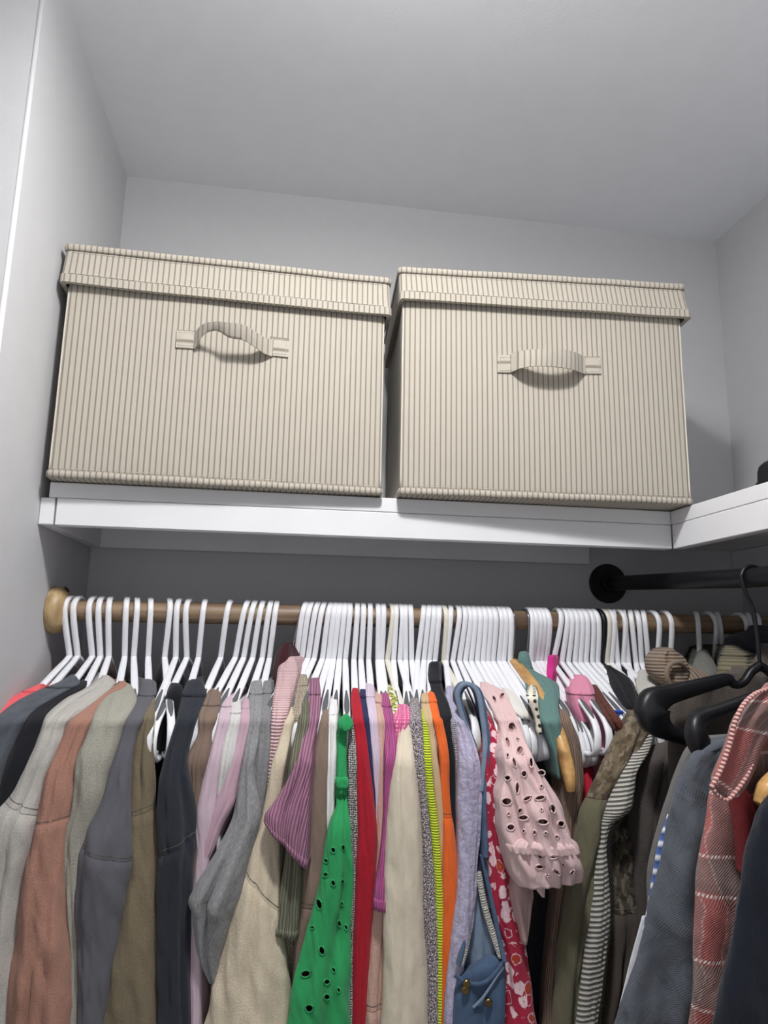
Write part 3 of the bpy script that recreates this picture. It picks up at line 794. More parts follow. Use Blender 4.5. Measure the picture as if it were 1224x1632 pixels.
        for i in range(len(rings)-1):
            for k in range(n):
                if (i, k) in dead: continue
                fs.append((i*n+k, i*n+(k+1) % n, (i+1)*n+(k+1) % n, (i+1)*n+k))
                uv += [(U_[i][k], V_[i]), (U_[i][k+1], V_[i]), (U_[i+1][k+1], V_[i+1]), (U_[i+1][k], V_[i+1])]
        if closed_top: fs.append(tuple(reversed(range(n)))); uv += [(U_[0][k], 0) for k in reversed(range(n))]
        q = list(range((len(rings)-1)*n, len(rings)*n)); fs.append(tuple(q)); uv += [(U_[-1][k], V_[-1]) for k in range(n)]
        o = mesh(name, vs, fs, mat, parent, uv, True)
        if holes:
            for (hx_, hy_, rx, ry, rot) in holes:
                near = sorted(((pxy[j][0]-hx_)**2+(pxy[j][1]-hy_)**2, j) for j in front)
                pts = []
                for a in range(15):
                    an = math.tau*a/14; x = rx*math.cos(an); y = ry*math.sin(an); ca, sa = math.cos(rot), math.sin(rot)
                    qx, qy = hx_+x*ca-y*sa, hy_+x*sa+y*ca
                    j = min((j for _, j in near[:80]), key=lambda j: (pxy[j][0]-qx)**2+(pxy[j][1]-qy)**2); pts.append(U(qx, qy, vs[j].y-.0004))
                Geo().tube(pts, .0011, 6, False).out('eyelet', mat, parent, True)
        return o
    def seamline(s, y, mat, parent, r=.0009, name='seam', inf=.0004, tilt=None):
        rg = s.ring(s.at(y), inf); Geo().tube(rg[:s.nf], r, 6).out(name, mat, parent, True)

def garment(name, label, cat, mat, st, hook=None, seam=None, neck=22, group=None, neckmat=None, hem=False, hemband=0, holes=None, sleeve_mat=None, stilt=0, **kw):
    hx = U(hook, 975+hook*.017, ROD_Y).x if hook else None
    c = Cloth(st, hx, **kw); r0 = c.ring(c.fine[0]); ctr = sum(r0, Vector())/len(r0)
    t = thing(name, ctr, label, cat, group)
    if stilt: c.fine = [(r[0], r[1], r[2], r[3]+stilt*math.exp(-((r[0]-seam)/70)**2)) for r in c.fine]
    if seam:
        c.build('body', mat, t, yb=seam+8)
        c.seamline(seam-1, seamm, t, .0007, inf=-.0004)
        c.build('sleeve', sleeve_mat or mat, t, ya=seam, inf=.0024, tuck=True, closed_top=True, hem=hem)
        c.build('lower_body', mat, t, ya=seam-4, closed_top=True, dyb=.05, ws=.55)
    else:
        c.build('body', mat, t, hem=hem, holes=holes)
    if hemband: c.build('hem_band', neckmat or mat, t, ya=c.y1-hemband, inf=.0014, hem=True)
    if neck: c.build('neckband', neckmat or mat, t, yb=c.y0+neck, inf=.0014)
    if hook: HN[hook] = (label, c)
    return t, c
# ------------------------------------------------------------------ clothes on the wooden rod, left to right
G = garment
F_ = fabric
G('t_shirt', 'coral red shirt against the left wall, only its shoulder showing', 'shirt', F_('coral', (232, 98, 104)),
  [(1092, 58, 66), (1100, 40, 62), (1112, 16, 48), (1128, -4, 30), (1152, -24, 8), (1200, -45, -14), (1300, -62, -30)], 113, neck=10, fold=.6)
G('denim_shirt', 'dark grey denim shirt with a stitched shoulder seam, beside the coral shirt', 'shirt', F_('grey_denim', (92, 96, 104), 'denim', (70, 74, 82), (104, 108, 116)),
  [(1081, 108, 122), (1090, 86, 128), (1100, 60, 112), (1116, 28, 84), (1134, 4, 55), (1158, -20, 37), (1193, -40, 24), (1236, -55, 10), (1275, -60, 0), (1400, -75, -15), (1660, -100, -40)], 126, neck=14, fold=.7)
G('jacket', 'plain black jacket wedged between the grey denim and light grey sweatshirt', 'jacket', F_('black_cloth', (26, 27, 33)),
  [(1087, 127, 138), (1095, 110, 136), (1108, 88, 114), (1130, 54, 84), (1165, 31, 70), (1220, 10, 50), (1265, -3, 28), (1300, -14, 8), (1400, -34, -5), (1660, -60, -30)], 149, neck=0, fold=.6)
G('sweatshirt', 'light grey sweatshirt with fraying seam, leftmost of the pale tops', 'sweatshirt', F_('light_grey', (196, 192, 186), 'fleece', (176, 172, 166)),
  [(1079, 163, 176), (1087, 150, 185), (1092, 145, 183), (1109, 110, 167), (1124, 90, 147), (1138, 75, 127), (1158, 67, 107), (1173, 62, 105), (1197, 54, 94), (1228, 42, 80), (1265, 24, 69), (1291, 5, 65), (1302, -4, 63), (1356, -15, 53), (1408, -25, 41), (1493, -35, 33), (1660, -50, 12)], 162, seam=1278, neck=0, stilt=12)
G('sweatshirt', 'terracotta sweatshirt with a ribbed cuff at the bottom', 'sweatshirt', F_('terracotta', (178, 134, 117), 'fleece', (156, 113, 98)),
  [(1088, 190, 202), (1097, 176, 201), (1105, 165, 187), (1124, 142, 161), (1150, 110, 147), (1175, 99, 137), (1197, 89, 127), (1228, 75, 122), (1265, 65, 121), (1297, 59, 116), (1330, 53, 109), (1385, 41, 107), (1441, 32, 108), (1500, 26, 113), (1559, 19, 115), (1614, 10, 114), (1660, 6, 115)], 176, seam=1303, neck=0, hemband=46, stilt=-5)
G('sweatshirt', 'greige fleece sweatshirt between the terracotta and charcoal ones', 'sweatshirt', F_('greige', (176, 173, 160), 'fleece', (148, 146, 136)),
  [(1094, 198, 210), (1101, 180, 214), (1122, 158, 217), (1150, 145, 202), (1175, 135, 194), (1197, 125, 186), (1226, 119, 177), (1261, 117, 170), (1297, 112, 157), (1330, 105, 144), (1385, 102, 133), (1441, 103, 129), (1500, 108, 129), (1660, 108, 128)], 202, neck=0)
G('sweatshirt', 'charcoal grey sweatshirt with a dropped shoulder seam', 'sweatshirt', F_('charcoal', (98, 97, 104), 'plain'),
  [(1088, 226, 249), (1106, 222, 249), (1117, 216, 244), (1142, 200, 232), (1171, 192, 219), (1200, 183, 212), (1236, 172, 210), (1281, 159, 209), (1343, 134, 208), (1376, 128, 205), (1415, 125, 200), (1461, 121, 192), (1493, 122, 188), (1559, 124, 176), (1660, 124, 160)], 217, seam=1353, neck=20, stilt=11)
G('sweatshirt', 'olive brown sweatshirt behind the white hanger loop', 'sweatshirt', F_('olive_brown', (130, 118, 96), 'fleece', (111, 100, 80)),
  [(1112, 238, 247), (1129, 230, 247), (1142, 224, 247), (1171, 214, 246), (1200, 209, 246), (1260, 206, 248), (1297, 205, 250), (1330, 204, 254), (1389, 201, 256), (1441, 192, 257), (1493, 184, 258), (1559, 171, 258), (1660, 160, 258)], 239, seam=1286, neck=0, ys=-.352, stilt=-8)
G('t_shirt', 'black t-shirt hanging behind the exposed white hanger loop', 'shirt', F_('black_tee', (24, 25, 32)),
  [(1094, 272, 292), (1120, 258, 290), (1171, 247, 284), (1200, 247, 278), (1300, 248, 270), (1420, 250, 268)], 268, neck=0, ys=-.295)
G('sweatshirt', 'dark navy sweatshirt with a slanted shoulder seam', 'sweatshirt', F_('navy', (43, 46, 55), 'plain'),
  [(1089, 297, 322), (1103, 292, 328), (1142, 283, 316), (1171, 274, 308), (1204, 263, 300), (1246, 252, 307), (1292, 249, 313), (1327, 250, 317), (1369, 252, 313), (1415, 253, 308), (1461, 254, 305), (1559, 254, 304), (1660, 254, 306)], 325, seam=1340, neck=20, stilt=-16)
G('t_shirt', 'brown long sleeved top with a narrow neckband', 'shirt', F_('brown', (128, 108, 96)),
  [(1102, 332, 349), (1112, 328, 352), (1135, 318, 348), (1171, 314, 338), (1194, 304, 338), (1207, 299, 335), (1246, 302, 324), (1279, 304, 319), (1350, 306, 313), (1450, 306, 312)], 364, neck=22)
G('t_shirt', 'lavender pink top, leftmost of the pale pink ones', 'shirt', F_('lavender_pink', (204, 182, 194)),
  [(1112, 360, 371), (1122, 354, 371), (1148, 347, 366), (1187, 337, 357), (1246, 322, 348), (1292, 312, 343), (1369, 312, 334), (1430, 306, 327), (1500, 304, 324), (1660, 299, 320)], 391, neck=14)
G('t_shirt', 'white heathered top between two pink tops', 'shirt', F_('white_heather', (216, 214, 212), 'heather', (196, 194, 193)),
  [(1120, 369, 383), (1148, 364, 384), (1187, 354, 378), (1227, 348, 370), (1259, 346, 358), (1300, 346, 352), (1400, 344, 350)], 403, neck=16)
G('t_shirt', 'dusty pink top with a ribbed edge beside the grey heather shirts', 'shirt', F_('dusty_pink', (196, 164, 178)),
  [(1114, 388, 399), (1148, 381, 399), (1187, 373, 391), (1243, 355, 381), (1281, 341, 374), (1314, 330, 356), (1350, 321, 342), (1376, 315, 330), (1420, 307, 322), (1500, 303, 318), (1660, 303, 318)], 416, neck=14)
G('t_shirt', 'grey heather t-shirt whose loose sleeve tapers to a point', 'shirt', F_('grey_heather', (156, 156, 157), 'heather', (118, 118, 120)),
  [(1088, 401, 416), (1109, 396, 419), (1142, 396, 417), (1181, 391, 411), (1237, 382, 404), (1279, 374, 414), (1304, 369, 416), (1340, 353, 408), (1380, 330, 396), (1415, 308, 388), (1437, 297, 382), (1456, 304, 374), (1474, 305, 368), (1526, 316, 352), (1566, 333, 344)], 429, neck=18, ys=-.385, hem=True)
G('t_shirt', 'second grey heather t-shirt, tucked behind the first', 'shirt', F_('grey_heather_dark', (142, 142, 144), 'heather', (110, 110, 112)),
  [(1087, 420, 431), (1109, 418, 433), (1142, 414, 433), (1194, 408, 431), (1237, 400, 427), (1279, 396, 422), (1340, 392, 416), (1450, 380, 400)], 439, neck=18)
G('cardigan', 'pink and white ribbed knit rolled over its hanger', 'knitwear', F_('pink_rib', (226, 194, 196), 'ribh', (186, 146, 150), p=.0048),
  [(1050, 452, 470), (1063, 444, 475), (1083, 441, 473), (1109, 435, 467), (1129, 433, 462), (1168, 431, 450), (1210, 428, 440), (1260, 424, 434)], 485, neck=0, dy=110, yn=-.225, fold=.7)
G('sweatshirt', 'large cream sweatshirt with double stitched raglan seam', 'sweatshirt', F_('cream', (222, 208, 184), 'fleece', (204, 190, 166)),
  [(1126, 456, 470), (1150, 450, 468), (1171, 447, 464), (1220, 432, 455), (1276, 422, 448), (1301, 417, 448), (1333, 408, 447), (1363, 399, 447), (1415, 384, 448), (1474, 364, 449), (1526, 348, 456), (1575, 337, 462), (1660, 326, 464)], 494, seam=1412, neck=0, ys=-.378, stilt=34)
G('sweater', 'cream crochet knit top beside the sage sleeve', 'knitwear', F_('cream_crochet', (224, 212, 192), 'crochet', (150, 134, 112)),
  [(1078, 473, 488), (1096, 468, 490), (1116, 466, 484), (1142, 464, 480), (1187, 458, 472), (1217, 454, 467), (1246, 450, 462), (1333, 440, 456), (1402, 442, 458), (1500, 448, 468), (1660, 450, 472)], 504, neck=14, ys=-.35)
G('t_shirt', 'sage green ribbed short sleeve top', 'shirt', F_('sage_rib', (124, 124, 104), 'rib', (88, 88, 72), p=.0042),
  [(1112, 480, 492), (1140, 476, 495), (1175, 468, 492), (1237, 457, 485), (1300, 452, 482), (1359, 455, 480), (1395, 450, 479), (1428, 445, 478), (1461, 441, 476), (1490, 436, 474, 6)], 514, neck=0, ys=-.388, hem=True, hemband=12)
G('t_shirt', 'mauve ribbed top with a wide flared short sleeve', 'shirt', F_('mauve_rib', (172, 122, 148), 'rib', (120, 78, 102), p=.0046),
  [(1083, 494, 508), (1109, 490, 511), (1129, 489, 510), (1155, 486, 506), (1194, 478, 498), (1227, 466, 495), (1266, 444, 492), (1290, 430, 491, 4), (1312, 422, 490, 16), (1348, 420, 488, 38)], 525, neck=24, ys=-.408, hem=True, hemband=10, fold=.5, bulge=.5)
G('sweatshirt', 'taupe brown sweatshirt with a cuff seam, right of the mauve top', 'sweatshirt', F_('taupe', (136, 116, 104), 'plain'),
  [(1132, 515, 524), (1161, 507, 526), (1194, 501, 525), (1227, 497, 524), (1279, 490, 523), (1323, 487, 521), (1376, 483, 518), (1428, 476, 512), (1467, 472, 500), (1500, 470, 492), (1560, 468, 488), (1660, 466, 484)], 533, seam=1436, neck=0)
G('t_shirt', 'plain white top left of the green eyelet dress', 'shirt', F_('white_cotton', (234, 233, 233)),
  [(1116, 527, 537), (1145, 523, 538), (1181, 520, 538), (1243, 519, 535), (1291, 518, 533), (1337, 516, 528), (1400, 510, 520)], 540, neck=22)
EY = [(531, 1355, 3.2, 4.2), (547, 1351, 2.4, 4.5), (519.5, 1372, 3, 3.4), (519, 1394, 3.6, 3.4), (531, 1407.5, 3, 4.6), (546, 1405, 2, 4), (508.5, 1441, 4, 7.5), (541, 1472, 2.5, 5), (551.5, 1478, 2.2, 4.5), (513, 1515, 4, 6.5), (532, 1546, 2.5, 4), (487, 1552, 6.5, 5), (521, 1565, 4, 4), (521, 1589, 4, 4.4), (493, 1607, 5.5, 5.5), (498, 1478, 2.4, 2.6), (545, 1440, 2, 3.4), (540, 1578, 2.2, 4)]
gt, gc = G('dress', 'bright green eyelet dress with a knotted shoulder strap', 'dress', F_('green_eyelet', (46, 156, 92), 'plain'),
  [(1262, 535, 553), (1294, 534, 555), (1304, 529, 557), (1340, 519, 560), (1395, 509, 562), (1444, 496, 562), (1493, 483, 561), (1549, 470, 560), (1660, 449, 559)], 548, neck=0, yn=-.385, ys=-.405, nf=51, step=3, holes=[(x, y, a*1.2, b*1.15, -.25) for x, y, a, b in EY], bulge=.45)
gs = Cloth([(1157, 540, 553), (1170, 538, 553), (1205, 537, 552), (1243, 536, 553), (1266, 535, 554)], U(548, 985, ROD_Y).x, yn=-.372, ys=-.388, dy=100)
gs.build('strap', F_('green_eyelet', (0, 0, 0)), gt)
kn = Cloth([(1140, 548, 556), (1146, 541, 560), (1153, 538, 562), (1160, 540, 560), (1164, 545, 555)], None, yn=-.380, ys=-.385, dy=30, mode='tube', hd=.011)
kn.build('strap_knot', F_('green_eyelet', (0, 0, 0)), gt)
bn = Cloth([(1241, 534, 555), (1248, 533, 556), (1255, 535, 555)], None, yn=-.388, ys=-.388, mode='tube', hd=.011); bn.build('strap_loop', F_('green_eyelet', (0, 0, 0)), gt)
G('top', 'white crochet lace top behind the green dress strap', 'shirt', F_('white_crochet', (226, 224, 220), 'crochet', (92, 90, 90)),
  [(1150, 556, 564), (1180, 555, 569), (1250, 554, 570), (1330, 556, 570), (1400, 558, 570), (1480, 557, 569), (1660, 554, 568)], 556, neck=0, fold=1.4)
G('dress', 'smooth deep red dress, the only plain red one', 'dress', F_('deep_red', (176, 24, 44), 'plain', rough=.8),
  [(1098, 562, 570), (1112, 560, 574), (1148, 563, 581), (1210, 566, 589), (1269, 567, 596), (1330, 567, 602), (1395, 565, 599), (1461, 563, 594), (1542, 560, 589), (1660, 558, 583)], 568, neck=0, fold=.7)
G('t_shirt', 'navy blue sleeve sliver right of the red dress', 'shirt', F_('navy_blue', (40, 44, 84)),
  [(1100, 575, 582), (1122, 574, 586), (1178, 580, 593), (1227, 586, 596), (1276, 592, 600), (1330, 596, 603), (1450, 592, 602)], 578, neck=12)
G('tank_top', 'pale lilac smooth top between navy and peach', 'shirt', F_('pale_lilac', (214, 198, 216)),
  [(1092, 584, 594), (1109, 583, 597), (1142, 587, 602), (1194, 591, 606), (1259, 596, 607), (1320, 598, 607), (1450, 596, 606)], 589, neck=18)
G('sweatshirt', 'peach pink sleeve with a pale cuff seam near the bottom', 'sweatshirt', F_('peach', (216, 178, 164), 'fleece', (200, 160, 148)),
  [(1108, 598, 608), (1148, 601, 614), (1194, 604, 616), (1242, 602, 617), (1330, 600, 619), (1395, 596, 619), (1461, 590, 618), (1542, 585, 614), (1598, 582, 611), (1660, 580, 608)], 602, seam=1598, neck=12)
G('t_shirt', 'magenta pink top with a ribbed short sleeve cuff', 'shirt', F_('magenta', (196, 96, 156), 'rib', (166, 70, 128), p=.003),
  [(1106, 609, 618), (1122, 606, 623), (1148, 611, 628), (1194, 614, 633), (1246, 613, 625), (1300, 612, 622), (1330, 610, 620), (1372, 605, 619), (1415, 598, 618), (1450, 596, 616, 2)], 610, neck=20, ys=-.395, hem=True, hemband=18)
G('tank_top', 'green yellow and white patterned strap under an ivory hook', 'shirt', F_('multi', (96, 120, 70), 'multi', (214, 200, 110), (236, 232, 220)),
  [(1095, 618, 624), (1105, 618, 631), (1125, 623, 635), (1150, 629, 637), (1200, 631, 637)], 622, neck=0, fold=.5)
G('tank_top', 'pink patterned gathered strap above the cream blouse', 'shirt', F_('pink_pattern', (212, 96, 146), 'dots', (238, 190, 210), p=.006),
  [(1126, 634, 650), (1135, 629, 653), (1145, 628, 653), (1165, 630, 648), (1200, 631, 643), (1260, 630, 640)], 630, neck=0, ys=-.375, dy=60, fold=1.6)
G('blouse', 'wide plain ecru blouse with slanted crease lines', 'shirt', F_('ecru', (218, 206, 186), 'plain'),
  [(1141, 641, 650), (1158, 637, 654), (1194, 631, 659), (1246, 622, 665), (1300, 617, 670), (1340, 615, 672), (1395, 613, 674), (1454, 612, 675), (1559, 609, 680), (1660, 604, 683)], 646, neck=0, ys=-.396, fold=.55, bulge=.7)
G('sweater', 'fuzzy grey tweed knit beside the ecru blouse', 'knitwear', F_('tweed', (206, 198, 200), 'tweed', (104, 92, 98)),
  [(1113, 655, 666), (1129, 651, 670), (1178, 654, 675), (1227, 659, 680), (1292, 665, 685), (1330, 668, 689), (1395, 670, 695), (1461, 671, 699), (1526, 673, 701), (1660, 676, 704)], 654, neck=0, fold=.8)
G('t_shirt', 'neon yellow ribbed top squeezed beside the tweed knit', 'shirt', F_('neon', (218, 236, 70), 'ribh', (150, 168, 30), p=.0036),
  [(1130, 671, 678), (1161, 673, 683), (1210, 676, 688), (1252, 679, 691), (1297, 684, 697), (1363, 690, 703), (1428, 694, 706), (1526, 697, 706), (1660, 697, 705)], 673, neck=0, fold=.4, ys=-.378)
G('sweatshirt', 'tan beige sleeve between the neon and orange tops', 'sweatshirt', F_('tan', (206, 178, 140)),
  [(1106, 672, 681), (1120, 671, 685), (1161, 680, 691), (1210, 686, 698), (1252, 690, 704), (1330, 696, 709), (1369, 699, 709), (1450, 701, 709), (1660, 700, 708)], 682, neck=14, fold=.5)
G('jacket', 'bright orange jacket with a row of small eyelets', 'jacket', F_('orange', (236, 108, 44), 'plain'),
  [(1104, 684, 694), (1116, 682, 699), (1148, 690, 706), (1194, 699, 715), (1259, 703, 717), (1300, 706, 720), (1340, 706, 725), (1389, 705, 729), (1435, 704, 729), (1493, 702, 723), (1559, 701, 718), (1660, 698, 712)], 690, seam=1297, neck=14, ys=-.375)
G('dress', 'narrow black dress right of the orange jacket', 'dress', F_('black_rib', (28, 29, 36), 'plain'),
  [(1058, 684, 700), (1075, 682, 701), (1096, 686, 704), (1122, 693, 715), (1161, 703, 724), (1227, 712, 732), (1300, 716, 734), (1360, 721, 735), (1420, 722, 735), (1560, 720, 734), (1660, 718, 732)], 698, neck=30, ys=-.355, dy=110)
G('tank_top', 'pale grey waffle knit strap beside the lilac lace', 'shirt', F_('waffle', (204, 204, 210), 'crochet', (140, 140, 148)),
  [(1118, 712, 722), (1142, 716, 731), (1178, 721, 736), (1210, 725, 738), (1280, 727, 738)], 706, neck=0, ys=-.365)
G('blouse', 'lilac lace blouse falling to the denim bib', 'shirt', F_('lilac_lace', (194, 188, 212), 'lace', (168, 162, 190)),
  [(1095, 712, 723), (1109, 709, 728), (1142, 718, 740), (1178, 728, 755), (1214, 730, 764), (1259, 730, 766), (1314, 730, 765), (1363, 730, 761), (1428, 726, 757), (1493, 718, 748), (1539, 714, 738), (1660, 704, 730)], 716, neck=0, ys=-.388, fold=1.2)
# denim overalls: strap loop over the hanger, open bib with pale binding
dn = F_('denim', (74, 96, 126), 'denim', (52, 70, 98), (112, 134, 160)); dnl = F_('denim_light', (124, 140, 160), 'denim', (104, 122, 146), (146, 160, 176)); bindm = F_('binding', (206, 204, 196), 'crochet', (160, 158, 150))
ot = thing('overalls', U(745, 1150, -.36), 'blue denim overalls with a looped shoulder strap and open bib', 'overalls')
def ribbon(name, pts, hw, ht, mat, parent, side=None, n=5):
    P = [U(x, y, Y) for x, y, Y in cr(pts, n)]; g = Geo()
    g.strip(P, side or (0, 1, 0), hw, ht); return smooth_by(g.out(name, mat, parent), 60)
ribbon('strap', [(752, 1186, -.352), (742, 1160, -.352), (733, 1130, -.35), (729, 1108, -.35), (735, 1094, -.35), (745, 1090, -.35), (757, 1097, -.352), (764, 1114, -.355), (769, 1145, -.36), (773, 1180, -.365), (771, 1215, -.37), (766, 1260, -.378), (768, 1320, -.385), (769, 1360, -.388)], .020, .0028, dn, ot)
ribbon('strap_edge', [(752, 1186, -.373), (742, 1160, -.373), (733, 1130, -.371), (729, 1108, -.371), (735, 1094, -.371), (745, 1090, -.371), (757, 1097, -.373), (764, 1114, -.376), (769, 1145, -.381), (773, 1180, -.386), (771, 1215, -.391), (766, 1260, -.398)], .0035, .0036, dnl, ot)
Cloth([(1365, 766, 772), (1400, 758, 775), (1441, 750, 784), (1480, 746, 794), (1520, 742, 800), (1560, 738, 803), (1660, 730, 806)], U(736, 985, ROD_Y).x, yn=-.375, ys=-.375).build('back_panel', dnl, ot)
Cloth([(1545, 727, 801, -14), (1556, 726, 803, -11), (1575, 724, 804, -5), (1600, 723, 803), (1660, 720, 800)], None, yn=-.402, ys=-.405, mode='tube', hd=.012, fold=.6).build('bib', dn, ot)
ribbon('binding', [(767, 1362, -.392), (775, 1400, -.396), (786, 1450, -.402), (796, 1500, -.41), (803, 1530, -.417)], .006, .0026, dn, ot)
ribbon('binding', [(762, 1390, -.392), (771, 1440, -.398), (784, 1484, -.403), (798, 1524, -.410)], .0045, .0042, bindm, ot)
ribbon('binding', [(755, 1420, -.390), (748, 1470, -.396), (741, 1512, -.403), (734, 1535, -.409)], .0045, .0042, bindm, ot)
ribbon('binding', [(752, 1425, -.394), (743, 1480, -.400), (735, 1518, -.408), (730, 1538, -.412)], .005, .0024, dn, ot)
ribbon('bib_edge', [(725, 1554, -.4165), (738, 1563, -.4165), (752, 1568, -.4165), (766, 1568, -.4165), (780, 1561, -.4165), (794, 1545, -.4165), (804, 1531, -.4165)], .002, .0026, dn, ot)
ribbon('bib_fold', [(803, 1540, -.4165), (792, 1556, -.417), (780, 1575, -.417), (768, 1592, -.417), (754, 1606, -.417)], .0016, .0016, dnl, ot)
brass = plainmat('dark_brass', (120, 100, 66), .35, metal=.9)
for bx, by in ((743, 1567), (741, 1577), (778, 1597)):
    Geo().disc(U(bx, by, -.418), (0, -1, 0), .0052, .004, 16, .001).out('button', brass, ot)
G('dress', 'red dress printed with white and orange flowers', 'dress', F_('red_floral', (164, 34, 62), 'floral', (236, 206, 212), (216, 96, 60)),
  [(1138, 770, 778), (1160, 769, 788), (1200, 767, 802), (1240, 766, 805), (1297, 766, 803), (1330, 769, 806), (1382, 775, 813), (1428, 776, 817), (1471, 785, 825), (1503, 795, 836), (1546, 800, 842), (1660, 798, 858)], 752, neck=0, ys=-.378)
PH = [(600+x*.3268, 900+y*.3268, a*1.15, b*1.1, r) for x, y, a, b, r in ((660, 790, 5.5, 6.5, 0), (640, 865, 3.2, 7.5, -.3), (700, 905, 5, 6, .1), (672, 965, 3, 7.5, -.2), (755, 965, 3, 7.5, -.1), (687, 850, 2, 2.4, 0), (720, 1020, 4, 5, 0), (640, 1040, 4.4, 4, 0), (805, 1015, 5, 4, .2), (686, 1090, 3, 9, 0), (735, 1140, 6, 3.2, -.5), (635, 1155, 7, 5.6, 0), (805, 1080, 2.4, 2.8, 0), (798, 1137, 7.5, 3.6, -.2), (805, 1195, 2.2, 2.6, 0), (860, 1190, 3, 7, -.3), (700, 1200, 3, 4, .2), (640, 930, 2.2, 3.4, 0), (612, 640, 3, 5, .4), (575, 655, 2.6, 5, -.4))]
PH += [(600+x*.3268, 1232+y*.3268, a*1.15, b*1.1, r) for x, y, a, b, r in ((717, 218, 7, 4, 0), (812, 238, 7.5, 4.6, .1), (655, 265, 5.5, 5, 0), (900, 248, 5, 4.6, .2), (718, 283, 2.4, 2.6, 0), (772, 290, 2.2, 4, -.2), (825, 293, 2.2, 2.6, 0), (880, 312, 2.6, 3, 0), (645, 200, 2.2, 2.6, 0), (797, 403, 3.4, 5.5, -.6), (863, 410, 5, 3, 0), (795, 458, 5.5, 3.4, 0), (910, 447, 2.2, 2.4, 0), (878, 485, 2, 7.5, -.9), (833, 500, 2.2, 2.2, 0), (955, 485, 2.4, 4.4, .5))]
pem = F_('pink_eyelet', (228, 196, 196), 'plain', amt=.14)
et, ec = G('blouse', 'pale pink blouse with cut-out eyelets and a flared ruffled sleeve', 'shirt', pem,
  [(1090, 768, 780), (1099, 766, 799), (1122, 780, 813), (1148, 793, 826), (1184, 800, 842), (1217, 802, 858), (1253, 799, 878), (1291, 796, 896), (1323, 800, 908), (1340, 804, 914), (1348, 806, 917), (1356, 807, 921), (1385, 815, 929, -2), (1407, 826, 924, -4)], 744, neck=0, ys=-.428, dy=170, nf=61, step=2.5, holes=PH, bulge=.5, fold=1.5, hem=True)
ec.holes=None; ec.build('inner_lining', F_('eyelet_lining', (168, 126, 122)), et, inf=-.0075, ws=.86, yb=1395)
gr = Cloth([(1341, 803, 915), (1345, 803, 917), (1349, 804, 919), (1353, 806, 920)], None, yn=-.431, ys=-.431, mode='tube', hd=.031, nf=60, fold=.8, ruffle=.0022, rf=38); gr.build('gathers', pem, et)
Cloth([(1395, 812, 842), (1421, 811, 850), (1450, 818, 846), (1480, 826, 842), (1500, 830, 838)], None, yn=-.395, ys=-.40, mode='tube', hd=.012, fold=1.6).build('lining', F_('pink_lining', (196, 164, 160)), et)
Cloth([(1398, 848, 868), (1408, 850, 868), (1420, 856, 868), (1428, 862, 867)], None, yn=-.43, ys=-.43, mode='tube', hd=.006).build('tie_end', pem, et)
G('top', 'white top slipping off its hanger right of the pink eyelet blouse', 'shirt', F_('white_slip', (228, 226, 220)),
  [(1100, 804, 814), (1110, 806, 824), (1122, 812, 832), (1134, 820, 840), (1146, 832, 846)], 784, neck=0, dy=60, ys=-.345, bulge=.5)
G('dress', 'black dress hanging under the teal top', 'dress', F_('black_dress', (26, 27, 36)),
  [(1178, 862, 874), (1217, 863, 888), (1260, 866, 898), (1330, 868, 902), (1400, 856, 900), (1480, 846, 888), (1560, 842, 880), (1660, 834, 872)], 814, neck=0, yn=-.29, ys=-.315, dy=60)
G('blouse', 'muted teal blouse draped over a wooden hanger', 'shirt', F_('teal', (100, 134, 130), 'plain'),
  [(1041, 828, 840), (1057, 826, 846), (1068, 832, 850), (1078, 835, 868), (1088, 837, 884), (1100, 841, 889), (1129, 853, 890), (1161, 865, 894), (1194, 877, 899), (1217, 884, 897), (1242, 889, 894)], 836, neck=24, ys=-.365, dy=120)
G('tank_top', 'cream top with black dots, peeking out beside the teal blouse', 'shirt', F_('cow_dots', (238, 232, 214), 'dots', (30, 28, 28), p=.0125),
  [(1092, 847, 852), (1105, 840, 857), (1125, 844, 858), (1140, 851, 860), (1170, 856, 864)], 848, neck=0, yn=-.30, ys=-.372, dy=20, fold=.3)
G('sweater', 'light brown ribbed sweater right of the wooden hanger tip', 'knitwear', F_('light_brown', (146, 122, 106), 'rib', (118, 96, 82), p=.0036),
  [(1133, 892, 903), (1148, 888, 910), (1187, 890, 924), (1227, 894, 929), (1300, 897, 925), (1380, 892, 918), (1450, 883, 910), (1540, 872, 901), (1660, 862, 894)], 842, neck=0, ys=-.36)
G('tank_top', 'hot pink strap end between two runs of hangers', 'shirt', F_('hot_pink', (214, 50, 140)),
  [(1046, 873, 882), (1060, 872, 883), (1073, 871, 881), (1088, 875, 880)], 886, neck=0, ys=-.24, dy=40, fold=.3)
G('t_shirt', 'bubblegum pink t-shirt behind a white hanger loop', 'shirt', F_('bubblegum', (226, 146, 174), 'plain'),
  [(1080, 917, 935), (1092, 910, 941), (1110, 908, 948), (1135, 912, 966), (1155, 920, 979), (1178, 927, 978), (1214, 935, 963), (1250, 938, 952), (1330, 930, 945)], 896, neck=26, ys=-.285)
G('camisole', 'dark rust brown frilled strap lying on the white hangers', 'shirt', F_('rust', (112, 62, 50), 'lace', (70, 36, 30)),
  [(1093, 943, 951), (1110, 947, 962), (1130, 956, 976), (1150, 970, 989), (1165, 980, 994)], 937, neck=0, ys=-.372, fold=1.5)
G('t_shirt', 'crimson red cloth showing low beside the olive sleeve', 'shirt', F_('crimson', (176, 28, 52)),
  [(1225, 930, 946), (1270, 927, 944), (1310, 916, 936), (1360, 908, 924), (1450, 900, 912)], 904, neck=0, yn=-.31, ys=-.345)
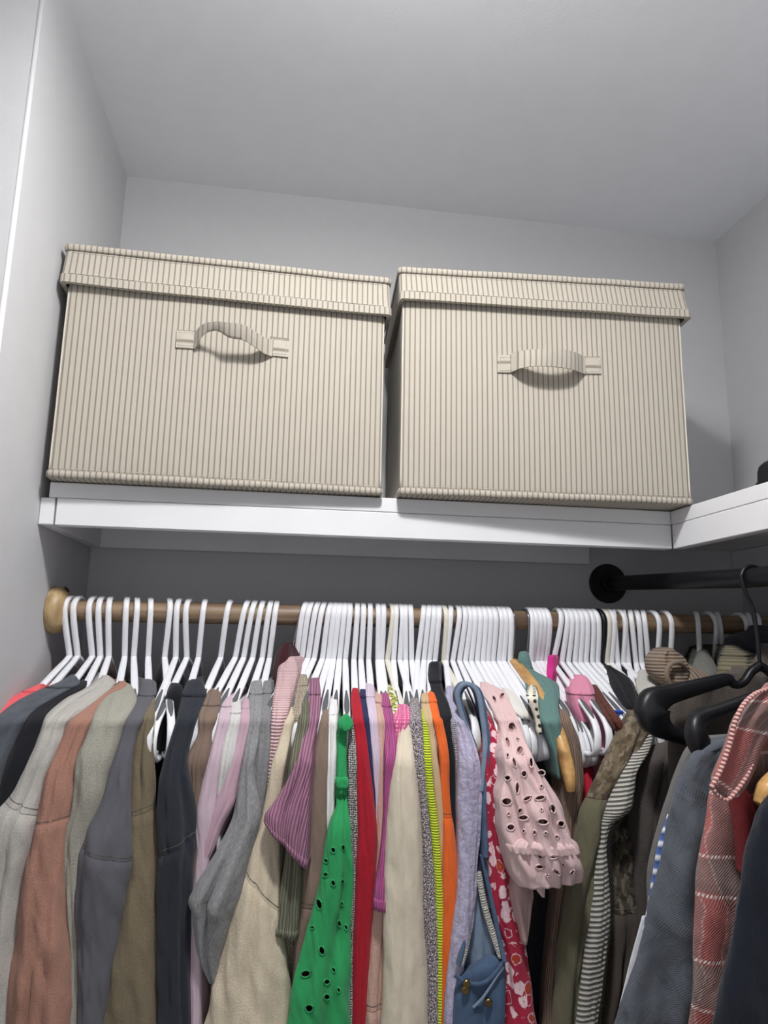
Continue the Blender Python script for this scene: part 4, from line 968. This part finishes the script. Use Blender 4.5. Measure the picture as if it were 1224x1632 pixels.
G('shirt', 'camouflage shirt with a plain olive sleeve', 'shirt', F_('camo', (108, 95, 76), 'camo', (80, 68, 54), (130, 118, 102)),
  [(1136, 1000, 1024), (1152, 990, 1030), (1187, 974, 1022), (1227, 955, 1004), (1261, 938, 980), (1294, 924, 970), (1340, 916, 962), (1389, 906, 952), (1461, 895, 942), (1526, 887, 935), (1660, 882, 924)], 979, seam=1262, neck=0, sleeve_mat=F_('olive', (104, 100, 80), 'plain'), ys=-.385)
G('sweater', 'grey and white striped knit sweater', 'knitwear', F_('stripe_knit', (196, 194, 186), 'stripe', (84, 81, 76), p=.0066),
  [(1160, 1018, 1042), (1190, 1003, 1036), (1232, 988, 1014), (1262, 974, 1010), (1291, 962, 1002), (1310, 958, 978), (1330, 955, 969), (1346, 953, 967), (1402, 945, 970), (1441, 940, 972), (1480, 934, 970), (1542, 927, 962), (1660, 914, 946)], 995, neck=0, ys=-.402, fold=.6)
ct_, cc_ = G('shirt', 'dark taupe shirt with a camouflage shoulder panel and cuff seam', 'shirt', F_('camo_dark', (84, 76, 64), 'camo', (52, 46, 40), (120, 114, 100)),
  [(1288, 985, 1006), (1314, 970, 1009), (1346, 965, 1010), (1402, 967, 1012), (1441, 968, 1020), (1480, 965, 1018), (1526, 958, 1012), (1580, 950, 1004), (1660, 940, 986)], 1006, seam=1443, neck=0, yn=-.35, ys=-.372, sleeve_mat=F_('dark_taupe', (82, 74, 68), 'plain'))
G('hoodie', 'charcoal brown hoodie with a twin shoulder seam', 'hoodie', F_('charcoal_brown', (90, 83, 80), 'fleece', (74, 68, 66)),
  [(1166, 1035, 1080), (1190, 1021, 1096), (1232, 1010, 1086), (1271, 1003, 1074), (1320, 1001, 1062), (1379, 1003, 1052), (1441, 1006, 1046), (1500, 1004, 1036), (1560, 990, 1026), (1660, 966, 1006)], 1026, neck=0, yn=-.33, ys=-.375, dy=50)
HOODIE = cc_
G('camisole', 'black camisole gathered on the black plastic hanger', 'shirt', F_('black_cami', (22, 23, 29)),
  [(1062, 966, 974), (1080, 970, 1004), (1095, 976, 1012), (1115, 988, 1017), (1132, 1000, 1022)], 961, neck=0, ys=-.33, dy=70, fold=1.4)
G('sweater', 'fluffy off-white knit sleeve behind the black hanger tip', 'knitwear', F_('fluffy_white', (214, 212, 204), 'fleece', (176, 174, 166)),
  [(1070, 1019, 1031), (1082, 1014, 1040), (1096, 1015, 1056), (1108, 1020, 1064), (1126, 1028, 1066)], 1015, neck=0, ys=-.32, dy=60, fold=1.5)
kt, kc = G('turtleneck', 'taupe ribbed turtleneck with its collar rolled over', 'knitwear', F_('taupe_rib', (150, 132, 116), 'rib', (104, 90, 78), p=.0060),
  [(1054, 1062, 1084), (1064, 1062, 1110), (1076, 1064, 1130), (1092, 1066, 1150), (1110, 1068, 1160)], 1039, neck=0, yn=-.26, ys=-.30, dy=40)
Cloth([(1037, 1046, 1068), (1044, 1036, 1080), (1056, 1033, 1088), (1072, 1036, 1090), (1088, 1052, 1086), (1096, 1060, 1080)], None, yn=-.285, ys=-.30, mode='tube', hd=.028, fold=.5).build('rolled_collar', F_('taupe_ribh', (150, 132, 116), 'ribh', (104, 90, 78), p=.0058), kt)
ribbon('collar_rim', [(1071, 1096, -.33), (1064, 1082, -.333), (1063, 1068, -.333), (1070, 1058, -.33), (1082, 1056, -.328), (1092, 1064, -.32), (1094, 1074, -.31)], .004, .0030, F_('taupe_rim', (138, 120, 104), 'plain'), kt)
G('shirt', 'pale grey collar points behind the ribbed turtleneck', 'shirt', F_('grey_collar', (120, 120, 116)),
  [(1036, 1121, 1126), (1050, 1108, 1134), (1066, 1102, 1140), (1084, 1100, 1144), (1110, 1098, 1146)], 1110, neck=0, yn=-.215, ys=-.27, dy=60, fold=.3)
G('shirt', 'dark navy shirt at the far right end of the wooden rod', 'shirt', F_('dark_navy', (34, 37, 50), 'plain'),
  [(1003, 1196, 1226), (1012, 1162, 1240), (1024, 1152, 1250), (1050, 1144, 1255), (1076, 1140, 1260), (1150, 1130, 1270), (1400, 1120, 1270)], 1192, neck=0, yn=-.25, ys=-.30, dy=60, fold=.5)
vt, vc = G('cardigan', 'olive knit with a rolled sleeve beside the navy shirt', 'knitwear', F_('olive_knit', (124, 118, 96), 'ribh', (92, 86, 68), p=.010),
  [(1034, 1156, 1180), (1042, 1152, 1196), (1056, 1147, 1198), (1074, 1143, 1204), (1100, 1140, 1210)], 1144, neck=12, yn=-.32, ys=-.35, dy=40, fold=1.0)
G('jumper', 'dark grey ribbed collar at the right edge above the black hangers', 'knitwear', F_('grey_rib_collar', (108, 100, 92), 'rib', (76, 70, 64), p=.0055),
  [(1032, 1212, 1240), (1042, 1204, 1250), (1058, 1198, 1255), (1080, 1194, 1260)], 1206, neck=0, yn=-.36, ys=-.38, dy=40)
G('trousers', 'maroon cloth clipped on a wire-hooked hanger behind the pink knit', 'trousers', F_('maroon', (58, 24, 30)),
  [(1026, 450, 462), (1040, 441, 464), (1062, 436, 462), (1090, 434, 458), (1200, 434, 456), (1400, 436, 454)], 478, neck=0, yn=-.205, ys=-.24, dy=60, fold=.5)
# ------------------------------------------------------------------ clothes on the black pipe, at the right
def pipe_z(Y): return PZ0-PSL*min(.46, -Y)
def pipe_hanger(name, label, Y, path, bar, hw, ht, mat, hookpts, tipplate=None):
    t = thing(name, (PX, Y, pipe_z(Y)), label, 'hanger', 'hangers on the black pipe rod')
    z0 = pipe_z(Y); r = .0182
    hk = [U(x, y, Y) for x, y in hookpts]
    arc = [Vector((PX+r*math.cos(math.radians(a)), Y, z0+r*math.sin(math.radians(a)))) for a in range(-10, 181, 19)]
    g = Geo(); P = [U(x, y, yy) for x, y, yy in cr(path, 5)]; m = len(P); nz_ = max(p.z for p in P if p.x < PX+.01)
    Geo().tube([Vector(p) for p in cr([tuple(p) for p in arc[:]+[Vector((PX-.014, Y, z0-.022)), Vector((PX-.004, Y, z0-.045)), Vector((PX, Y, (z0-.045+nz_)/2)), Vector((PX, Y, nz_-.004))]], 3)], .0022 if mat == hangwood else .0030, 8).out('hook', steelm if mat == hangwood else mat, t, True)
    hw_ = hw if not isinstance(hw, list) else [hw[min(len(hw)-1, int(i/5))]+(hw[min(len(hw)-1, int(i/5)+1)]-hw[min(len(hw)-1, int(i/5))])*((i % 5)/5) for i in range(m)]
    ht_ = ht if not isinstance(ht, list) else [ht[min(len(ht)-1, int(i/5))]+(ht[min(len(ht)-1, int(i/5)+1)]-ht[min(len(ht)-1, int(i/5))])*((i % 5)/5) for i in range(m)]
    keep = [i for i in range(m) if P[i].x < PX-.004]; nk = Vector((PX, Y, nz_))
    for s_ in (1, -1):
        Q = [nk]+[P[i] for i in keep]; Q = [Vector((PX-(PX-q.x)*s_, q.y, q.z)) for q in Q]
        hh = [hw_[keep[0]] if isinstance(hw_, list) else hw_]+([hw_[i] for i in keep] if isinstance(hw_, list) else [hw_]*len(keep)); tt = [ht_[keep[0]]]+[ht_[i] for i in keep]
        g.strip(Q, (0, 1, 0), hh, tt)
    smooth_by(g.out('arms', mat, t), 55)
    if bar: g = Geo(); g.strip([U(x, y, yy) for x, y, yy in cr(bar, 5)], (0, 1, 0), .0036, .0042); smooth_by(g.out('bar', mat, t), 55)
    return t
YA, YB, YC = -.462, -.585, -.70
ta = pipe_hanger('plastic_hanger', 'black plastic hanger with a broad rounded shoulder, nearest the striped sweater', YA,
  [(1330, 1090, YA+.02), (1262, 1066, YA), (1224, 1060, YA), (1200, 1068, YA), (1186, 1086, YA), (1172, 1092, YA), (1163, 1084, YA), (1156, 1083, YA), (1110, 1095, YA), (1066, 1107, YA), (1044, 1119, YA-.004), (1040, 1134, YA-.006), (1047, 1151, YA-.006), (1064, 1166, YA-.004), (1100, 1180, YA), (1140, 1190, YA)],
  None, [.006, .006, .006, .006, .006, .006, .006, .007, .008, .010, .013, .014, .013, .010, .007, .006], [.0065, .0065, .006, .0055, .005, .005, .0055, .0085, .0105, .013, .021, .0245, .021, .012, .0085, .007], blackp, [(1224, 1058)])
tb = pipe_hanger('plastic_hanger', 'black plastic hanger with a bent tip between the two grey garments', YB,
  [(1330, 1098, YB), (1262, 1088, YB), (1224, 1103, YB), (1190, 1116, YB), (1150, 1131, YB), (1122, 1141, YB), (1111, 1151, YB-.004), (1109, 1166, YB-.006), (1113, 1182, YB-.006), (1124, 1198, YB-.004), (1146, 1206, YB), (1200, 1210, YB)],
  None, [.006, .006, .006, .006, .007, .008, .010, .012, .012, .010, .006, .005], [.0065, .0065, .0065, .0065, .007, .008, .010, .0115, .0125, .013, .007, .006], blackp, [(1235, 1096)])
tcw = pipe_hanger('wooden_hanger', 'wooden hanger tip poking out at the right edge over the dark jacket', YC,
  [(1330, 1196, YC), (1280, 1226, YC), (1248, 1250, YC), (1230, 1268, YC), (1218, 1288, YC)], None, [.010, .010, .0105, .0105, .008], [.014, .015, .0165, .0165, .0115], hangwood, [(1330, 1190)])
def slabg(name, label, cat, mat, st, Y, hd, parts=(), fold=1.0, grp='clothes on the black pipe rod'):
    st2 = []
    for q in st:
        p = U(q[1], q[0], Y); xr = proj((min(1.372, 2*PX-p.x), Y, p.z))[0]; st2.append((q[0], q[1], xr))
    c = Cloth(st2, None, yn=Y, ys=Y, mode='tube', hd=hd, fold=fold, nf=44); r0 = c.ring(c.fine[0]); t = thing(name, sum(r0, Vector())/len(r0), label, cat, grp)
    c.build('body', mat, t); return t, c
slabg('sweatshirt', 'dark grey brown sweatshirt body seen through the black hangers', 'sweatshirt', F_('grey_brown', (92, 84, 78), 'fleece', (74, 68, 64)),
  [(1064, 1200, 1300), (1074, 1150, 1320), (1090, 1096, 1330), (1112, 1072, 1340), (1140, 1066, 1340), (1180, 1066, 1340), (1260, 1068, 1330), (1400, 1070, 1320), (1660, 1075, 1310)], -.415, .018, fold=.5)
slabg('jacket', 'mid grey jacket edge left of the charcoal blue jacket', 'jacket', F_('mid_grey', (112, 111, 110), 'plain'),
  [(1180, 1106, 1180), (1195, 1094, 1190), (1232, 1077, 1180), (1271, 1063, 1160), (1330, 1045, 1150), (1379, 1034, 1140), (1450, 1034, 1130), (1660, 1040, 1120)], -.500, .016, fold=.6)
slabg('shirt', 'blue shirt with white stripes, a sliver beside the jacket', 'shirt', F_('blue_stripe', (76, 104, 172), 'ribh', (226, 232, 240), p=.0168),
  [(1298, 1064, 1100), (1346, 1049, 1095), (1389, 1041, 1090), (1444, 1031, 1080), (1510, 1020, 1070), (1560, 1012, 1060), (1660, 1005, 1050)], -.540, .010, fold=.3)
slabg('shirt', 'white shirt edge showing low behind the charcoal blue jacket', 'shirt', F_('white_shirt', (226, 228, 232)),
  [(1460, 1023, 1080), (1480, 1018, 1078), (1526, 1005, 1070), (1559, 997, 1065), (1660, 974, 1050)], -.522, .006, fold=.3)
jt, jc = slabg('jacket', 'charcoal blue jacket hanging below the bent black hanger tip', 'jacket', F_('charcoal_blue', (86, 90, 98), 'twill', (70, 74, 82), p=.0022),
  [(1180, 1140, 1190), (1195, 1112, 1196), (1216, 1092, 1192), (1250, 1076, 1180), (1285, 1068, 1172), (1320, 1062, 1164), (1346, 1058, 1158), (1389, 1049, 1152), (1444, 1036, 1146), (1510, 1022, 1142), (1559, 1006, 1140), (1660, 974, 1134)], -.600, .024, fold=2.2)
plm = F_('plaid', (168, 98, 95), 'plaid', (116, 112, 108), (226, 214, 208))
plt, plc = slabg('plaid_shirt', 'red and grey plaid flannel shirt with white dashed lines', 'shirt', plm,
  [(1178, 1170, 1290), (1205, 1160, 1290), (1252, 1136, 1280), (1297, 1129, 1225), (1346, 1121, 1196), (1408, 1114, 1186), (1477, 1109, 1175), (1559, 1107, 1157), (1660, 1096, 1138)], -.655, .022, fold=1.6)
Cloth([(1098, 1216, 1290), (1106, 1200, 1290), (1124, 1183, 1280), (1153, 1169, 1236, 4), (1182, 1162, 1212, 8), (1214, 1152, 1200, 12), (1240, 1141, 1186, 13), (1256, 1137, 1172, 14), (1266, 1142, 1160, 6)], None, yn=-.690, ys=-.690, mode='tube', hd=.010, nf=20, fold=.5).build('collar', plm, plt)
ribbon('collar_edge', [(1224, 1098, -.698), (1204, 1105, -.700), (1185, 1123, -.702), (1171, 1152, -.702), (1164, 1182, -.702), (1152, 1219, -.702), (1140, 1244, -.702), (1135, 1253, -.702), (1143, 1267, -.702), (1158, 1275, -.701), (1176, 1257, -.700), (1192, 1232, -.698), (1202, 1204, -.694)], .003, .0014, F_('plaid_edge', (214, 172, 166), 'ribh', (150, 80, 78), p=.0045), plt)
Cloth([(1262, 1160, 1188), (1300, 1170, 1204), (1340, 1176, 1200), (1390, 1180, 1192)], None, yn=-.676, ys=-.676, mode='tube', hd=.012, fold=1.0).build('placket', F_('plaid_red', (170, 66, 70), 'twill', (140, 50, 54), p=.003), plt)
Cloth([(1150, 1206, 1300), (1180, 1204, 1300), (1240, 1206, 1300), (1300, 1204, 1290), (1350, 1194, 1260)], None, yn=-.640, ys=-.640, mode='tube', hd=.010).build('inner_yoke', F_('plaid_dark', (150, 52, 58), 'plain'), plt)
slabg('jacket', 'black navy jacket in the lower right corner', 'jacket', F_('black_navy', (22, 26, 38), 'plain'),
  [(1186, 1318, 1340), (1200, 1292, 1340), (1230, 1262, 1340), (1262, 1236, 1340), (1290, 1214, 1340), (1320, 1204, 1340), (1356, 1192, 1340), (1428, 1181, 1340), (1493, 1170, 1340), (1559, 1154, 1340), (1660, 1134, 1340)], -.720, .028, fold=1.0)

# ------------------------------------------------------------------ hangers of the wooden rod
DX = [(113, -2), (162, -2), (217, -4), (239, -3), (268, -6), (301, -4), (325, -9), (364, -13), (391, -17), (416, -14), (439, -10), (485, -14), (514, -14), (540, -9), (556, -6), (578, -3), (602, 0), (622, -5), (638, -1), (654, 2), (673, -8), (698, -5), (727, -6), (760, 0), (784, 3), (808, 5), (842, 4), (868, 8), (886, -4), (912, 4), (945, 8), (961, 3), (979, 6), (1006, 8), (1039, 8), (1060, 8), (1110, 6), (1144, 10), (1206, 8)]
def lut(x):
    for (a, p), (b, q) in zip(DX, DX[1:]):
        if a <= x <= b: return p+(q-p)*(x-a)/(b-a)
    return DX[0][1] if x < DX[0][0] else DX[-1][1]
def cyaw(h):                                 # swing the hanger to the shoulder it carries
    lab, c = HN[h]; y = c.y0+c.dy*.85; r = c.at(y); Y = c.depth(y); p = (U(r[1], y, Y)+U(r[2], y, Y))/2
    hx = U(h, 975+h*.017, ROD_Y).x; return clamp(math.atan2(p.x-hx, max(.06, ROD_Y-Y)), -.45, .45)
RUNS = [((100, 460), 'white plastic hanger in the loose run on the left, before the wire hook'), ((480, 660), 'white plastic hanger in the tight run above the green dress'),
        ((660, 705), 'white plastic hanger in the short run above the orange jacket'), ((705, 812), 'white plastic hanger in the tight run above the pink eyelet blouse'),
        ((838, 872), 'white plastic hanger in the run of five right of the teal collar'), ((880, 950), 'white plastic hanger in the run left of the black hook'),
        ((955, 1070), 'white plastic hanger in the run right of the black hook'), ((1100, 1220), 'white plastic hanger in shadow at the dark right end of the rod')]
whites = [113, 126, 149, 162, 176, 202, 217, 239, 268, 285, 301, 325, 364, 391, 403, 416, 429, 439, 485, 494, 504, 514, 525, 533, 540, 548, 556, 568, 578, 589, 602, 610, 630, 638, 646, 654, 673, 682, 690, 698,
          716, 727, 736, 744, 752, 760, 768, 776, 784, 793, 800, 808, 842, 848, 855, 861, 868, 886, 896, 904, 912, 920, 928, 937, 945, 970, 979, 987, 995, 1006, 1015, 1026, 1039, 1060, 1110, 1130, 1144, 1178, 1192, 1206]
YAWS = {301: -.11, 285: -.03, 736: .02, 760: .03, 768: .04, 776: .05, 784: .05, 793: .05, 800: .05, 808: .04, 848: .04, 855: .05, 861: .04, 868: .03, 886: .05, 896: .03, 904: .03, 912: .04, 920: .04, 928: .03, 937: .03, 945: .04, 752: .02, 842: .0, 970: .03, 987: .03}
PITCH_H = {848: .16, 855: .19, 861: .21, 868: .18, 886: .02, 776: .05, 784: .07, 793: .08, 800: .06, 301: .04}
SPECIAL = {301: 'white plastic hanger with its bare loop swung out over the olive sweatshirt', 886: 'white plastic hanger swung out in front of the bubblegum pink t-shirt'}
def short(lab):
    for sp in (',', ' with ', ' between ', ' beside ', ' behind ', ' against ', ' whose ', ' squeezed ', ' hanging ', ' slipping ', ' wedged ', ' left of ', ' right of ', ' lying ', ' showing ', ' printed ', ' at the ', ' falling ', ' rolled ', ' above ', ' under '): lab = lab.split(sp)[0]
    return ' '.join(lab.split()[:9])
from collections import Counter
cnt = Counter(short(HN[h][0]) for h in HN)
for h in whites:
    run = next(r for r in RUNS if r[0][0] <= h <= r[0][1]); yaw = YAWS.get(h, cyaw(h) if h in HN else 0.0)
    if h in SPECIAL: hanger(h, lut(h), SPECIAL[h], 'white', yaw, 'hangers on the wooden rod', pitch=PITCH_H.get(h, 0))
    elif h in HN and cnt[short(HN[h][0])] == 1: hanger(h, lut(h), 'white plastic hanger carrying the '+short(HN[h][0]), 'white', yaw, 'hangers on the wooden rod', pitch=PITCH_H.get(h, 0))
    else: hanger(h, lut(h), run[1], 'white', yaw, run[1].replace('white plastic hanger', 'white hangers'), pitch=PITCH_H.get(h, 0))
hanger(622, -5, 'ivory plastic hanger with a round hook above the green patterned strap', 'ivory', .05, 'hangers on the wooden rod')
hanger(706, 1, 'ivory plastic hanger with a round hook left of the lilac lace blouse', 'ivory', .05, 'hangers on the wooden rod')
hanger(961, 6, 'ivory plastic hanger just right of the black hook', 'ivory', .1, 'hangers on the wooden rod')
hanger(953, 6, 'black plastic hanger among the white ones, carrying the black camisole', 'black', .12, 'hangers on the wooden rod')
hanger(478, -17, 'wooden clip hanger on a thin wire hook behind the pink ribbed knit', 'clip', -.05, 'hangers on the wooden rod')
hanger(814, 4, 'wooden hanger beside the teal blouse, its pale tip showing below it', 'wood', .03, 'hangers on the wooden rod')
hanger(836, 2, 'thin wire hanger under the muted teal blouse', 'wire', .02, 'hangers on the wooden rod')
# blue clip pinched on the hanger bars
bp = U(986, 1137, -.345); bt = thing('bag_clip', bp, 'small blue plastic clip pinched on white hanger bars', 'clip')
bm_ = plainmat('clip_blue', (44, 84, 190), .35)
smooth_by(Geo().box(bp+Vector((-.006, -.004, -.005)), bp+Vector((.006, .004, -.001)), .001).out('jaw', bm_, bt), 40)
smooth_by(Geo().box(bp+Vector((-.006, -.004, .001)), bp+Vector((.006, .004, .005)), .001).out('jaw', bm_, bt), 40)
Geo().tube([bp+Vector((.006, 0, -.003)), bp+Vector((.009, 0, 0)), bp+Vector((.006, 0, .003))], .0016, 8).out('spring', bm_, bt, True)
for o in bpy.data.objects:
    if '_o' in o: del o['_o']
